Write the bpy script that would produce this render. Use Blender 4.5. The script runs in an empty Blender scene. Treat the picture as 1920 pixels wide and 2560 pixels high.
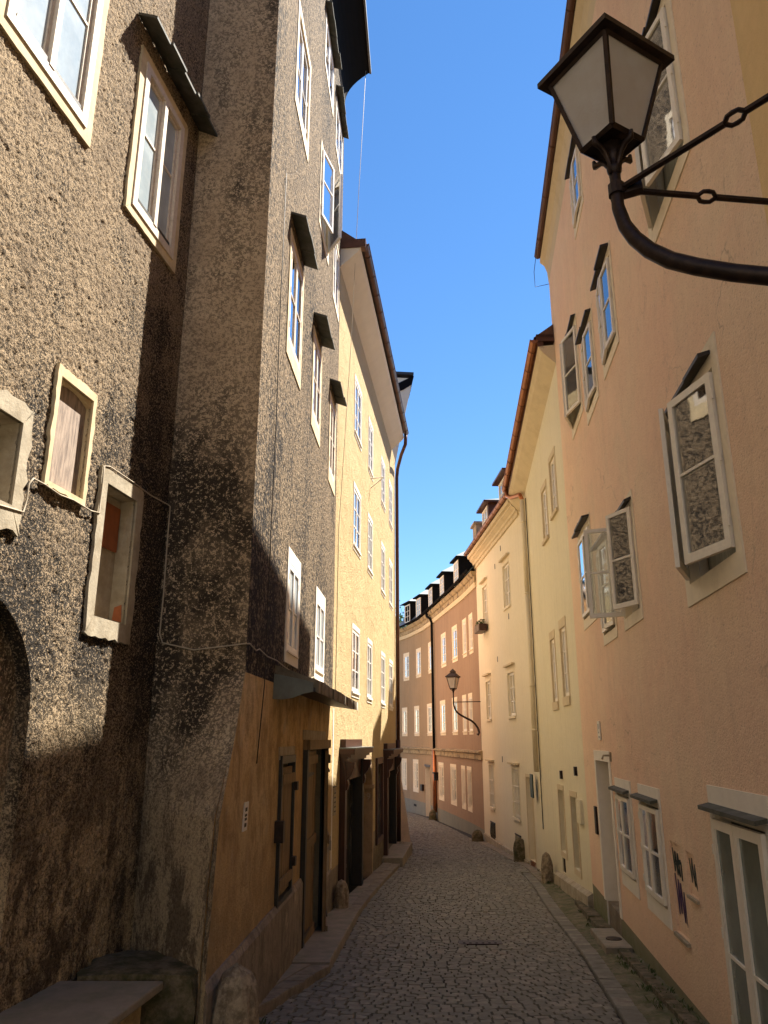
import bpy, math, random
import numpy as np
from mathutils import Vector, Matrix
R = math.radians
rnd = random.Random(7)
SC = bpy.context.scene
COL = SC.collection
# ------------------------------------------------------------------ camera, sky, sun, exposure
cam = bpy.data.objects.new('camera', bpy.data.cameras.new('camera'))
COL.objects.link(cam); SC.camera = cam
cam.location = (0, 0, 2.4)
cam.rotation_euler = (R(90 + 16.5), 0, 0)
cam.data.sensor_fit = 'VERTICAL'; cam.data.sensor_height = 32.0; cam.data.sensor_width = 24.0
cam.data.lens = 32.0 * 1923 / 2560
cam.data.clip_start = 0.05; cam.data.clip_end = 2000
SUN_AZ, SUN_EL = 51.0, 57.3
w = bpy.data.worlds.new('World'); SC.world = w; w.use_nodes = True
wn = w.node_tree; bg = wn.nodes['Background']
sky = wn.nodes.new('ShaderNodeTexSky'); sky.sky_type = 'NISHITA'; sky.sun_disc = False
sky.sun_elevation = R(SUN_EL); sky.sun_rotation = R(SUN_AZ)
sky.altitude = 400; sky.air_density = 1.0; sky.dust_density = 0.0; sky.ozone_density = 4.0
hs = wn.nodes.new('ShaderNodeHueSaturation'); hs.inputs['Saturation'].default_value = 1.17
wn.links.new(sky.outputs[0], hs.inputs['Color']); wn.links.new(hs.outputs[0], bg.inputs[0]); bg.inputs[1].default_value = 0.05
sl = bpy.data.lights.new('sun', 'SUN'); sl.energy = 4.1; sl.angle = R(0.53); sl.color = (1, 0.93, 0.82)
so = bpy.data.objects.new('sun', sl); COL.objects.link(so)
sd = Vector((math.sin(R(SUN_AZ)) * math.cos(R(SUN_EL)), math.cos(R(SUN_AZ)) * math.cos(R(SUN_EL)), math.sin(R(SUN_EL))))
so.rotation_euler = sd.to_track_quat('Z', 'Y').to_euler(); so.location = (20, 10, 40)
SC.view_settings.view_transform = 'Standard'; SC.view_settings.look = 'None'
SC.view_settings.exposure = 2.15; SC.view_settings.gamma = 1
SC.render.engine = 'CYCLES'
SC.cycles.use_denoising = True; SC.cycles.max_bounces = 12; SC.cycles.diffuse_bounces = 10
SC.cycles.caustics_reflective = True; SC.cycles.blur_glossy = 0.6; SC.cycles.caustics_refractive = False
SC.cycles.transparent_max_bounces = 12

# ------------------------------------------------------------------ materials
def mat(name, nodes_fn):
    m = bpy.data.materials.new(name); m.use_nodes = True
    nt = m.node_tree; b = nt.nodes['Principled BSDF']
    nodes_fn(nt, b); return m
def N(nt, t, **k):
    n = nt.nodes.new(t)
    for a, v in k.items():
        if isinstance(a, str) and a.startswith('i_'): n.inputs[a[2:].replace('_', ' ')].default_value = v
        else: setattr(n, a, v)
    return n
def coords(nt, scale=(1, 1, 1)):
    tc = N(nt, 'ShaderNodeNewGeometry'); mp = N(nt, 'ShaderNodeMapping'); mp.inputs['Scale'].default_value = scale
    nt.links.new(tc.outputs['Position'], mp.inputs['Vector']); return mp.outputs[0]
def noise(nt, vec, scale, detail=5, rough=0.6, dist=0.0):
    n = N(nt, 'ShaderNodeTexNoise'); n.inputs['Scale'].default_value = scale
    n.inputs['Detail'].default_value = detail; n.inputs['Roughness'].default_value = rough
    n.inputs['Distortion'].default_value = dist
    nt.links.new(vec, n.inputs['Vector']); return n.outputs['Fac']
def ramp(nt, fac, pts):
    r = N(nt, 'ShaderNodeValToRGB'); e = r.color_ramp.elements
    while len(e) < len(pts): e.new(0.5)
    for el, (p, c) in zip(e, pts):
        el.position = p; el.color = (c, c, c, 1) if isinstance(c, (int, float)) else (*c, 1)
    nt.links.new(fac, r.inputs[0]); return r.outputs[0]
def mix(nt, fac, a, b, mode='MIX'):
    m = N(nt, 'ShaderNodeMix', data_type='RGBA', blend_type=mode)
    for i, v in ((0, fac), (6, a), (7, b)):
        if hasattr(v, 'is_output'): nt.links.new(v, m.inputs[i])
        elif isinstance(v, (int, float)): m.inputs[i].default_value = v
        else: m.inputs[i].default_value = (*v, 1)
    return m.outputs[2]
def math_(nt, op, a, b=0.0, clamp=False):
    m = N(nt, 'ShaderNodeMath', operation=op, use_clamp=clamp)
    for i, v in ((0, a), (1, b)):
        if hasattr(v, 'is_output'): nt.links.new(v, m.inputs[i])
        else: m.inputs[i].default_value = v
    return m.outputs[0]
def bump(nt, b, h, strength, dist):
    bp = N(nt, 'ShaderNodeBump'); bp.inputs['Strength'].default_value = strength; bp.inputs['Distance'].default_value = dist
    nt.links.new(h, bp.inputs['Height']); nt.links.new(bp.outputs[0], b.inputs['Normal'])
def zgrad(nt, z0, z1):
    """1 at or below z0, 0 at or above z1: damp and dirt rising from the ground"""
    g = N(nt, 'ShaderNodeNewGeometry'); s = N(nt, 'ShaderNodeSeparateXYZ'); nt.links.new(g.outputs['Position'], s.inputs[0])
    mr = N(nt, 'ShaderNodeMapRange'); mr.inputs[1].default_value = z0; mr.inputs[2].default_value = z1
    mr.inputs[3].default_value = 1; mr.inputs[4].default_value = 0
    nt.links.new(s.outputs[2], mr.inputs[0]); return mr.outputs[0]

def plaster(name, base, tint, grain=120, gdist=0.004, speck=0.35, streak=0.35, damp=None, dampcol=(0.16, 0.13, 0.09), crack=0, gstr=0.7):
    def f(nt, b):
        v = coords(nt); vs = coords(nt, (3.5, 3.5, 0.22))
        big = noise(nt, v, 0.55, 6, 0.62); st = noise(nt, vs, 1.6, 5, 0.6); fine = noise(nt, v, grain, 3, 0.7); mid = noise(nt, v, 9, 6, 0.7)
        c = mix(nt, ramp(nt, big, [(0.35, 0), (0.7, 1)]), base, tint)
        c = mix(nt, math_(nt, 'MULTIPLY', ramp(nt, st, [(0.48, 0), (0.75, 1)]), streak), c, tuple(x * 0.62 for x in base))
        c = mix(nt, math_(nt, 'MULTIPLY', ramp(nt, mid, [(0.4, 0), (0.72, 1)]), 0.3), c, tuple(min(1, x * 1.18) for x in tint))
        sp = ramp(nt, fine, [(0.30, 1), (0.42, 0)])
        c = mix(nt, math_(nt, 'MULTIPLY', sp, speck), c, tuple(x * 0.3 for x in base))
        if crack:
            vc = N(nt, 'ShaderNodeTexVoronoi', feature='DISTANCE_TO_EDGE'); vc.inputs['Scale'].default_value = 0.42
            wv = N(nt, 'ShaderNodeVectorMath', operation='ADD'); nz = N(nt, 'ShaderNodeTexNoise'); nz.inputs['Scale'].default_value = 2.2; nz.inputs['Detail'].default_value = 6
            nt.links.new(v, nz.inputs['Vector']); nt.links.new(v, wv.inputs[0]); nt.links.new(nz.outputs['Color'], wv.inputs[1]); nt.links.new(wv.outputs[0], vc.inputs['Vector'])
            ck = math_(nt, 'MULTIPLY', ramp(nt, vc.outputs['Distance'], [(0.0, 1), (0.006, 0)]), ramp(nt, noise(nt, v, 0.9, 3), [(0.5, 0), (0.6, 1)]))
            c = mix(nt, math_(nt, 'MULTIPLY', ck, crack), c, tuple(x * 0.35 for x in base))
            if crack > 0.6:
                c = mix(nt, ramp(nt, noise(nt, coords(nt, (1.5, 1.5, 1.0)), 2.3, 10, 0.78, 0.3), [(0.42, 0.65), (0.55, 0)]), c, tuple(x * 0.42 for x in base))
                c = mix(nt, ramp(nt, noise(nt, v, 2.9, 8, 0.7), [(0.56, 0), (0.64, 0.55)]), c, (0.5, 0.4, 0.27))
            pa = ramp(nt, noise(nt, v, 0.8, 4, 0.5, 1.2), [(0.56, 0), (0.575, 1)])
            c = mix(nt, math_(nt, 'MULTIPLY', pa, 0.22), c, tuple(min(1, x * 1.15) for x in base))
        if damp:
            dz = math_(nt, 'MULTIPLY', zgrad(nt, *damp), ramp(nt, mid, [(0.3, 0.35), (0.65, 1)]))
            c = mix(nt, dz, c, dampcol)
        nt.links.new(c, b.inputs['Base Color']); b.inputs['Roughness'].default_value = 0.92
        b.inputs['Specular IOR Level'].default_value = 0.15
        h = math_(nt, 'ADD', math_(nt, 'ADD', fine, math_(nt, 'MULTIPLY', mid, 0.6)), math_(nt, 'MULTIPLY', noise(nt, v, 1.7, 3, 0.6), 2.2))
        bump(nt, b, h, gstr, gdist)
    return mat(name, f)

def roughcast(name, base, light, dark, soot=0.5, scale=42, dist=0.02, ochre=None, strength=1.0, pit=0.8, pr=(0.40, 0.55), lowz=(2.6, 6.5), clean=0.0):
    def f(nt, b):
        v = coords(nt); vs = coords(nt, (1.6, 1.6, 0.45))
        fine = noise(nt, v, scale*1.5, 3, 0.75); lump = noise(nt, v, scale*0.75, 3, 0.65)
        big = noise(nt, vs, 0.55, 9, 0.6, 0.8); mid = noise(nt, v, 3.1, 7, 0.7)
        c = mix(nt, ramp(nt, mid, [(0.35, 0), (0.65, 1)]), base, light)
        grain = math_(nt, 'ADD', math_(nt, 'MULTIPLY', lump, 0.7), math_(nt, 'MULTIPLY', fine, 0.3))
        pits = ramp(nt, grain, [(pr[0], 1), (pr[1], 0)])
        stain = math_(nt, 'ADD', math_(nt, 'MULTIPLY', big, 0.6), math_(nt, 'MULTIPLY', mid, 0.4))
        st = ramp(nt, stain, [(0.46, 0), (0.62, 1)])
        low = math_(nt, 'MULTIPLY', zgrad(nt, lowz[0], lowz[1]), math_(nt, 'SUBTRACT', 1.0, math_(nt, 'MULTIPLY', zgrad(nt, 1.9, 2.7), 0.9)))
        dirt = math_(nt, 'MULTIPLY', math_(nt, 'ADD', math_(nt, 'MULTIPLY', st, math_(nt, 'SUBTRACT', 1.0, math_(nt, 'MULTIPLY', zgrad(nt, 1.6, 2.8), 0.5))), math_(nt, 'MULTIPLY', low, 0.55)), soot, True)
        # soot and painted pit shade darken the hollows first: the dirtier the patch, the fewer grains stay clean
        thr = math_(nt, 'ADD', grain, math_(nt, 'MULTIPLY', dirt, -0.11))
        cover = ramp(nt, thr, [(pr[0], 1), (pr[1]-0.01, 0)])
        c = mix(nt, math_(nt, 'MULTIPLY', pits, pit*0.6), c, tuple(x * 0.35 for x in base))  # self-shadow of the pits painted into the base colour
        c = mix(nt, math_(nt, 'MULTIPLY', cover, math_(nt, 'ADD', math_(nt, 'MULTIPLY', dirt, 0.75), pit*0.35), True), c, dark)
        if ochre:
            vv = coords(nt, (2.0, 2.0, 1.1)); rn = noise(nt, vv, 1.6, 10, 0.8, 0.3)
            c = mix(nt, math_(nt, 'MULTIPLY', zgrad(nt, 1.4, 2.7), ramp(nt, rn, [(0.44, 0.75), (0.54, 0)])), c, (0.06, 0.042, 0.026))
            oc = math_(nt, 'MULTIPLY', zgrad(nt, 1.2, 2.9), ramp(nt, rn, [(0.47, 0), (0.58, 0.95)]))
            c = mix(nt, math_(nt, 'MULTIPLY', oc, math_(nt, 'SUBTRACT', 1.0, math_(nt, 'MULTIPLY', pits, 0.6))), c, ochre)
        nt.links.new(c, b.inputs['Base Color']); b.inputs['Roughness'].default_value = 0.95
        b.inputs['Specular IOR Level'].default_value = 0.12
        bump(nt, b, grain, strength, dist)
    return mat(name, f)

def simple(name, col, rough=0.6, var=0.25, scale=14, metal=0.0, bdist=0.002, stretch=(1, 1, 1), dark=None, spec=0.4, thr=(0.45, 0.7)):
    def f(nt, b):
        v = coords(nt, stretch); n1 = noise(nt, v, scale, 6, 0.65); n2 = noise(nt, v, scale * 6, 3, 0.6)
        c = mix(nt, ramp(nt, n1, [(0.3, 0), (0.7, 1)]), tuple(x * (1 - var) for x in col), tuple(min(1, x * (1 + var)) for x in col))
        if dark: c = mix(nt, ramp(nt, noise(nt, v, scale * 0.6, 7, 0.7), [(thr[0], 0), (thr[1], 1)]), c, dark)
        nt.links.new(c, b.inputs['Base Color']); b.inputs['Roughness'].default_value = rough; b.inputs['Metallic'].default_value = metal
        b.inputs['Specular IOR Level'].default_value = spec
        bump(nt, b, math_(nt, 'ADD', n1, math_(nt, 'MULTIPLY', n2, 0.5)), 0.5, bdist)
    return mat(name, f)
def glassm(name, tint=(0.75, 0.8, 0.8), ior=1.55, rough=0.03, wav=0.0008):
    m = bpy.data.materials.new(name); m.use_nodes = True; nt = m.node_tree; nt.nodes.clear()
    o = N(nt, 'ShaderNodeOutputMaterial'); mx = N(nt, 'ShaderNodeMixShader'); tr = N(nt, 'ShaderNodeBsdfTransparent'); gl = N(nt, 'ShaderNodeBsdfGlossy')
    fr = N(nt, 'ShaderNodeFresnel'); fr.inputs[0].default_value = ior
    tr.inputs[0].default_value = (*tint, 1); gl.inputs['Roughness'].default_value = rough; gl.inputs[0].default_value = (0.95, 0.95, 0.95, 1)
    bp = N(nt, 'ShaderNodeBump'); bp.inputs['Strength'].default_value = 0.5; bp.inputs['Distance'].default_value = wav
    nt.links.new(noise(nt, coords(nt), 5, 2), bp.inputs['Height']); nt.links.new(bp.outputs[0], gl.inputs['Normal'])
    k = math_(nt, 'ADD', math_(nt, 'MULTIPLY', fr.outputs[0], 1.0), 0.16, True)
    nt.links.new(k, mx.inputs[0]); nt.links.new(tr.outputs[0], mx.inputs[1]); nt.links.new(gl.outputs[0], mx.inputs[2]); nt.links.new(mx.outputs[0], o.inputs[0])
    return m

M = {}
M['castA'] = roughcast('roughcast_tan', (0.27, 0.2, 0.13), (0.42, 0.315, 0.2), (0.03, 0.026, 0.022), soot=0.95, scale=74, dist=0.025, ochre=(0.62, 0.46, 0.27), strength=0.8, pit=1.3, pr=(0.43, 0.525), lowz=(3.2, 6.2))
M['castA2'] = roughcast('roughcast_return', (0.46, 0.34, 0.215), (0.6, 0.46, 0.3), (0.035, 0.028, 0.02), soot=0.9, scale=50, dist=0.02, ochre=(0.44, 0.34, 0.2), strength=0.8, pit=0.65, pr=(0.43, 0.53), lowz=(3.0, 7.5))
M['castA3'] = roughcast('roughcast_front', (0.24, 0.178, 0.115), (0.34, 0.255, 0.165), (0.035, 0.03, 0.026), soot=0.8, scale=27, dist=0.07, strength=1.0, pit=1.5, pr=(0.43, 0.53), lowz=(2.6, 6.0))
M['ochre'] = plaster('worn_ochre_plaster', (0.58, 0.36, 0.14), (0.72, 0.54, 0.3), grain=42, gdist=0.02, speck=0.6, streak=0.1, crack=0.8, gstr=1.0, damp=(0.8, 2.4), dampcol=(0.33, 0.24, 0.13))
M['plinthgrey'] = plaster('grey_render_plinth', (0.27, 0.22, 0.165), (0.35, 0.29, 0.22), grain=60, gdist=0.012, streak=0.3, crack=0.7, damp=(-0.3, 0.5), dampcol=(0.1, 0.085, 0.055))
M['mossplinth'] = plaster('mossy_grey_plinth', (0.24, 0.21, 0.15), (0.29, 0.255, 0.185), grain=80, gdist=0.005, streak=0.5, damp=(-0.2, 0.4), dampcol=(0.085, 0.115, 0.03))
M['yellow'] = plaster('yellow_roughcast', (0.46, 0.345, 0.18), (0.52, 0.395, 0.215), grain=30, gdist=0.04, speck=0.45, streak=0.12, gstr=0.8)
M['pink'] = plaster('salmon_plaster', (0.79, 0.535, 0.375), (0.81, 0.62, 0.43), grain=48, gdist=0.016, speck=0.5, streak=0.16, crack=0.5, damp=(-0.2, 0.7), dampcol=(0.58, 0.41, 0.29))
M['apricot'] = plaster('apricot_plaster', (0.72, 0.5, 0.24), (0.75, 0.54, 0.27), grain=85, gdist=0.008, speck=0.15, streak=0.15)
M['paleyellow'] = plaster('pale_yellow_plaster', (0.72, 0.655, 0.47), (0.76, 0.69, 0.51), grain=70, gdist=0.008, speck=0.25, streak=0.2, damp=(-0.8, 0.6), dampcol=(0.5, 0.43, 0.3))
M['cream'] = plaster('cream_plaster', (0.74, 0.655, 0.49), (0.77, 0.69, 0.53), grain=130, gdist=0.002, speck=0.06, streak=0.15, damp=(-1.0, 0.5), dampcol=(0.5, 0.43, 0.31))
M['terra'] = plaster('terracotta_plaster', (0.29, 0.195, 0.13), (0.33, 0.23, 0.155), grain=60, gdist=0.003, speck=0.1, streak=0.3)
M['ochreD'] = plaster('brown_ochre_plaster', (0.3, 0.215, 0.13), (0.35, 0.25, 0.155), grain=60, gdist=0.003, speck=0.1, streak=0.3)
M['greyD'] = plaster('blue_grey_plinth', (0.2, 0.2, 0.165), (0.24, 0.23, 0.19), grain=60, gdist=0.003)
M['surr'] = simple('cream_window_surround', (0.76, 0.66, 0.49), 0.85, 0.06, 7, dark=(0.5, 0.4, 0.27), thr=(0.55, 0.9))
M['surrw'] = simple('white_window_surround', (0.76, 0.7, 0.6), 0.85, 0.05, 7, dark=(0.6, 0.52, 0.42), thr=(0.55, 0.95))
M['surrA'] = simple('yellowed_plaster_surround', (0.62, 0.5, 0.31), 0.9, 0.14, 9, dark=(0.5, 0.38, 0.22), bdist=0.004)
M['concrete'] = simple('patched_grey_render', (0.38, 0.325, 0.235), 0.95, 0.18, 8, dark=(0.25, 0.2, 0.13), bdist=0.01)
M['woodw'] = simple('weathered_white_paint', (0.66, 0.57, 0.46), 0.6, 0.12, 30, dark=(0.44, 0.35, 0.26), thr=(0.56, 0.72))
M['paint'] = simple('cream_white_paint', (0.78, 0.71, 0.59), 0.45, 0.05, 20)
M['paintw'] = simple('clean_white_paint', (0.78, 0.76, 0.72), 0.4, 0.04, 20)
M['oldwood'] = simple('grey_weathered_wood', (0.36, 0.28, 0.22), 0.85, 0.3, 10, stretch=(6, 6, 0.7), dark=(0.12, 0.09, 0.075), bdist=0.004)
M['reddoor'] = simple('red_brown_board', (0.26, 0.08, 0.025), 0.7, 0.2, 10)
M['doorgreen'] = simple('old_olive_door_wood', (0.24, 0.15, 0.07), 0.75, 0.35, 9, stretch=(8, 8, 0.5), dark=(0.09, 0.075, 0.035), bdist=0.004)
M['frameblack'] = simple('black_painted_wood', (0.022, 0.018, 0.014), 0.5, 0.3, 12)
M['shopwood'] = simple('dark_red_shop_wood', (0.05, 0.017, 0.009), 0.45, 0.25, 9, stretch=(5, 5, 0.6))
M['black'] = simple('interior_dark', (0.012, 0.01, 0.008), 0.9, 0.1, 5)
M['slate'] = simple('mossy_slate', (0.085, 0.082, 0.065), 0.8, 0.35, 9, dark=(0.045, 0.05, 0.03), bdist=0.006)
M['tile'] = simple('weathered_stone_tile', (0.21, 0.165, 0.105), 0.9, 0.3, 9, dark=(0.1, 0.085, 0.055), bdist=0.006)
M['sheetgreen'] = simple('green_grey_sheet_metal', (0.16, 0.17, 0.13), 0.55, 0.15, 5, dark=(0.11, 0.1, 0.07))
M['copper'] = simple('brown_copper', (0.3, 0.125, 0.06), 0.38, 0.2, 6, metal=0.75)
M['coppernew'] = simple('bright_copper', (0.46, 0.175, 0.075), 0.35, 0.15, 6, metal=0.8)
M['brownmetal'] = simple('dark_brown_metal', (0.095, 0.042, 0.026), 0.4, 0.15, 6, metal=0.4)
M['blackmetal'] = simple('black_sheet_metal', (0.008, 0.0075, 0.008), 0.95, spec=0.05, var=0.15, scale=6)
M['slateroof'] = simple('dark_slate_roof', (0.035, 0.034, 0.036), 0.55, 0.3, 9, bdist=0.01)
M['lightmetal'] = simple('light_zinc_roof', (0.13, 0.15, 0.15), 0.45, 0.08, 4, metal=0.3)
M['brownroof'] = simple('brown_tile_roof', (0.11, 0.055, 0.035), 0.8, 0.3, 6, bdist=0.01)
M['iron'] = simple('black_wrought_iron', (0.022, 0.013, 0.011), 0.48, 0.3, 30, metal=0.5, dark=(0.05, 0.028, 0.018), bdist=0.002)
M['cornice'] = simple('cream_cornice', (0.62, 0.51, 0.33), 0.85, 0.06, 4, dark=(0.45, 0.34, 0.2), thr=(0.5, 0.9))
M['cove'] = simple('white_cove_render', (0.72, 0.64, 0.5), 0.85, 0.05, 3)
M['cornpatina'] = simple('flaking_cornice', (0.36, 0.27, 0.15), 0.9, 0.25, 5, dark=(0.14, 0.1, 0.06), thr=(0.5, 0.62))
M['curtain'] = simple('white_net_curtain', (0.78, 0.76, 0.74), 0.95, 0.12, 6, stretch=(9, 9, 0.3), bdist=0.01)
M['curtainm'] = simple('grey_net_curtain', (0.5, 0.49, 0.42), 0.95, 0.25, 5, stretch=(8, 8, 0.4), bdist=0.01)
M['curtaind'] = simple('dim_grey_curtain', (0.22, 0.22, 0.19), 0.95, 0.3, 5, stretch=(7, 7, 0.4), bdist=0.01)
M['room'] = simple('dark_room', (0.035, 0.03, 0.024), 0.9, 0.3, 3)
M['frost'] = simple('dusty_glass', (0.4, 0.46, 0.49), 0.16, 0.18, 4, dark=(0.3, 0.37, 0.42), bdist=0.0004, spec=0.9)
M['glass'] = glassm('window_glass')
M['glassg'] = glassm('greenish_glass', (0.5, 0.58, 0.52))
M['stone'] = simple('kerb_stone', (0.23, 0.19, 0.14), 0.9, 0.25, 10, dark=(0.13, 0.11, 0.07), bdist=0.008)
M['slab'] = simple('pale_stone_slab', (0.27, 0.225, 0.165), 0.85, 0.15, 6, dark=(0.17, 0.16, 0.1), bdist=0.004)
M['mossstone'] = simple('mossy_old_stone', (0.15, 0.115, 0.07), 0.95, 0.35, 12, dark=(0.055, 0.05, 0.018), bdist=0.02, thr=(0.42, 0.58))
M['gstone'] = simple('rough_guard_stone', (0.34, 0.27, 0.18), 0.95, 0.3, 22, dark=(0.16, 0.12, 0.075), bdist=0.02, thr=(0.42, 0.6))
M['cob'] = simple('granite_cobble', (0.175, 0.163, 0.125), 0.75, 0.3, 7, dark=(0.13, 0.115, 0.088), bdist=0.006)
M['cobl'] = simple('paler_granite_cobble', (0.225, 0.208, 0.162), 0.75, 0.25, 9, dark=(0.16, 0.13, 0.095), bdist=0.004)
M['joint'] = simple('earthy_joint_sand', (0.03, 0.026, 0.018), 0.95, 0.35, 20, bdist=0.01)
M['archstone'] = simple('smooth_brown_door_stone', (0.34, 0.24, 0.14), 0.9, 0.15, 5, dark=(0.2, 0.14, 0.08), bdist=0.006)
M['milk'] = simple('greenish_milky_glass', (0.15, 0.175, 0.145), 0.12, 0.15, 2.5, dark=(0.11, 0.13, 0.11), bdist=0.0003, spec=0.8)
M['moss'] = simple('moss_and_damp_soil', (0.17, 0.145, 0.09), 0.98, 0.3, 7, dark=(0.085, 0.09, 0.035), bdist=0.03, thr=(0.42, 0.6))
M['ground'] = simple('far_ground', (0.13, 0.12, 0.08), 0.95, 0.2, 1)
M['cable'] = simple('painted_cable', (0.42, 0.35, 0.25), 0.7, 0.1, 20)
M['cabled'] = simple('dark_cable', (0.05, 0.04, 0.03), 0.7, 0.1, 20)
M['pipecream'] = simple('cream_painted_pipe', (0.72, 0.62, 0.43), 0.5, 0.05, 5)
M['signgreen'] = simple('dark_green_shutter_sheet', (0.035, 0.05, 0.03), 0.5, 0.2, 9)
M['white'] = simple('white_enamel', (0.72, 0.66, 0.56), 0.4, 0.05, 20)
M['ink'] = simple('dark_ink', (0.04, 0.03, 0.02), 0.6, 0.1, 20)
M['inkv'] = simple('violet_spray_paint', (0.05, 0.012, 0.085), 0.6, 0.3, 30)
M['inkg'] = simple('dark_green_spray_paint', (0.012, 0.025, 0.02), 0.6, 0.3, 30)
M['num'] = simple('painted_numerals', (0.34, 0.29, 0.22), 0.8, 0.1, 20)
M['terrapot'] = simple('bare_brick', (0.4, 0.13, 0.05), 0.9, 0.2, 20)
M['foliage'] = simple('tree_foliage', (0.075, 0.13, 0.03), 0.8, 0.4, 1.5)
M['leafpot'] = simple('planter_leaves', (0.06, 0.09, 0.025), 0.8, 0.3, 20)
M['bark'] = simple('bark', (0.08, 0.06, 0.04), 0.9, 0.3, 10)
def lampglass(nt, b):
    n = noise(nt, coords(nt), 75, 3, 0.6); big = noise(nt, coords(nt), 6, 3)
    nt.links.new(mix(nt, ramp(nt, big, [(0.35, 0), (0.7, 1)]), (0.72, 0.65, 0.58), (0.82, 0.78, 0.74)), b.inputs['Base Color'])
    b.inputs['Roughness'].default_value = 0.3; b.inputs['Transmission Weight'].default_value = 0.5
    b.inputs['IOR'].default_value = 1.45
    bump(nt, b, n, 0.6, 0.003)
M['lampglass'] = mat('hammered_lamp_glass', lampglass)

# ------------------------------------------------------------------ mesh helpers
class MB:
    def __init__(s): s.v = []; s.f = []; s.m = []
    def quad(s, a, b, c, d, mi=0):
        n = len(s.v); s.v += [tuple(a), tuple(b), tuple(c), tuple(d)]; s.f.append((n, n+1, n+2, n+3)); s.m.append(mi)
    def poly(s, pts, mi=0):
        n = len(s.v); s.v += [tuple(p) for p in pts]; s.f.append(tuple(range(n, n+len(pts)))); s.m.append(mi)
    def box8(s, p, mi=0):
        n = len(s.v); s.v += [tuple(q) for q in p]
        for f in ((0, 3, 2, 1), (4, 5, 6, 7), (0, 1, 5, 4), (1, 2, 6, 5), (2, 3, 7, 6), (3, 0, 4, 7)):
            s.f.append(tuple(n+i for i in f)); s.m.append(mi)
    def prism(s, a, b, mi=0):
        """two parallel outlines (lists of points) joined"""
        n = len(s.v); k = len(a); s.v += [tuple(q) for q in a] + [tuple(q) for q in b]
        s.f.append(tuple(range(n, n+k))[::-1]); s.m.append(mi); s.f.append(tuple(range(n+k, n+2*k))); s.m.append(mi)
        for i in range(k):
            j = (i+1) % k; s.f.append((n+i, n+j, n+k+j, n+k+i)); s.m.append(mi)
    def tube(s, pts, r, seg=8, mi=0, cap=True, flat=None):
        pts = [Vector(p) for p in pts]; n0 = len(s.v); K = len(pts)
        rr = r if isinstance(r, (list, tuple)) else [r]*K
        up = None
        for i, p in enumerate(pts):
            t = (pts[min(i+1, K-1)] - pts[max(i-1, 0)]).normalized()
            if up is None:
                up = Vector((0, 0, 1)) if abs(t.z) < 0.9 else Vector((1, 0, 0))
            a = (up - t*up.dot(t)).normalized(); up = a; b = t.cross(a)
            for j in range(seg):
                an = 2*math.pi*j/seg
                s.v.append(tuple(p + (a*math.cos(an)*(flat or 1) + b*math.sin(an))*rr[i]))
        for i in range(K-1):
            for j in range(seg):
                k = (j+1) % seg
                s.f.append((n0+i*seg+j, n0+i*seg+k, n0+(i+1)*seg+k, n0+(i+1)*seg+j)); s.m.append(mi)
        if cap:
            s.f.append(tuple(n0+j for j in range(seg))[::-1]); s.m.append(mi)
            s.f.append(tuple(n0+(K-1)*seg+j for j in range(seg))); s.m.append(mi)
    def build(s, name, mats, parent=None, smooth=False):
        me = bpy.data.meshes.new(name); me.from_pydata(s.v, [], s.f)
        if not isinstance(mats, (list, tuple)): mats = [mats]
        for x in mats: me.materials.append(M[x] if isinstance(x, str) else x)
        if len(mats) > 1: me.polygons.foreach_set('material_index', s.m)
        if smooth: me.polygons.foreach_set('use_smooth', [True]*len(s.f))
        me.update()
        o = bpy.data.objects.new(name, me); COL.objects.link(o)
        if parent: o.parent = parent
        return o
def thing(name, label, cat, group=None):
    o = bpy.data.objects.new(name, None); COL.objects.link(o); o['label'] = label; o['category'] = cat
    if group: o['group'] = group
    return o
def tag(o, label=None, cat=None, group=None, kind=None):
    for k, v in (('label', label), ('category', cat), ('group', group), ('kind', kind)):
        if v: o[k] = v
    return o

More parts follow.
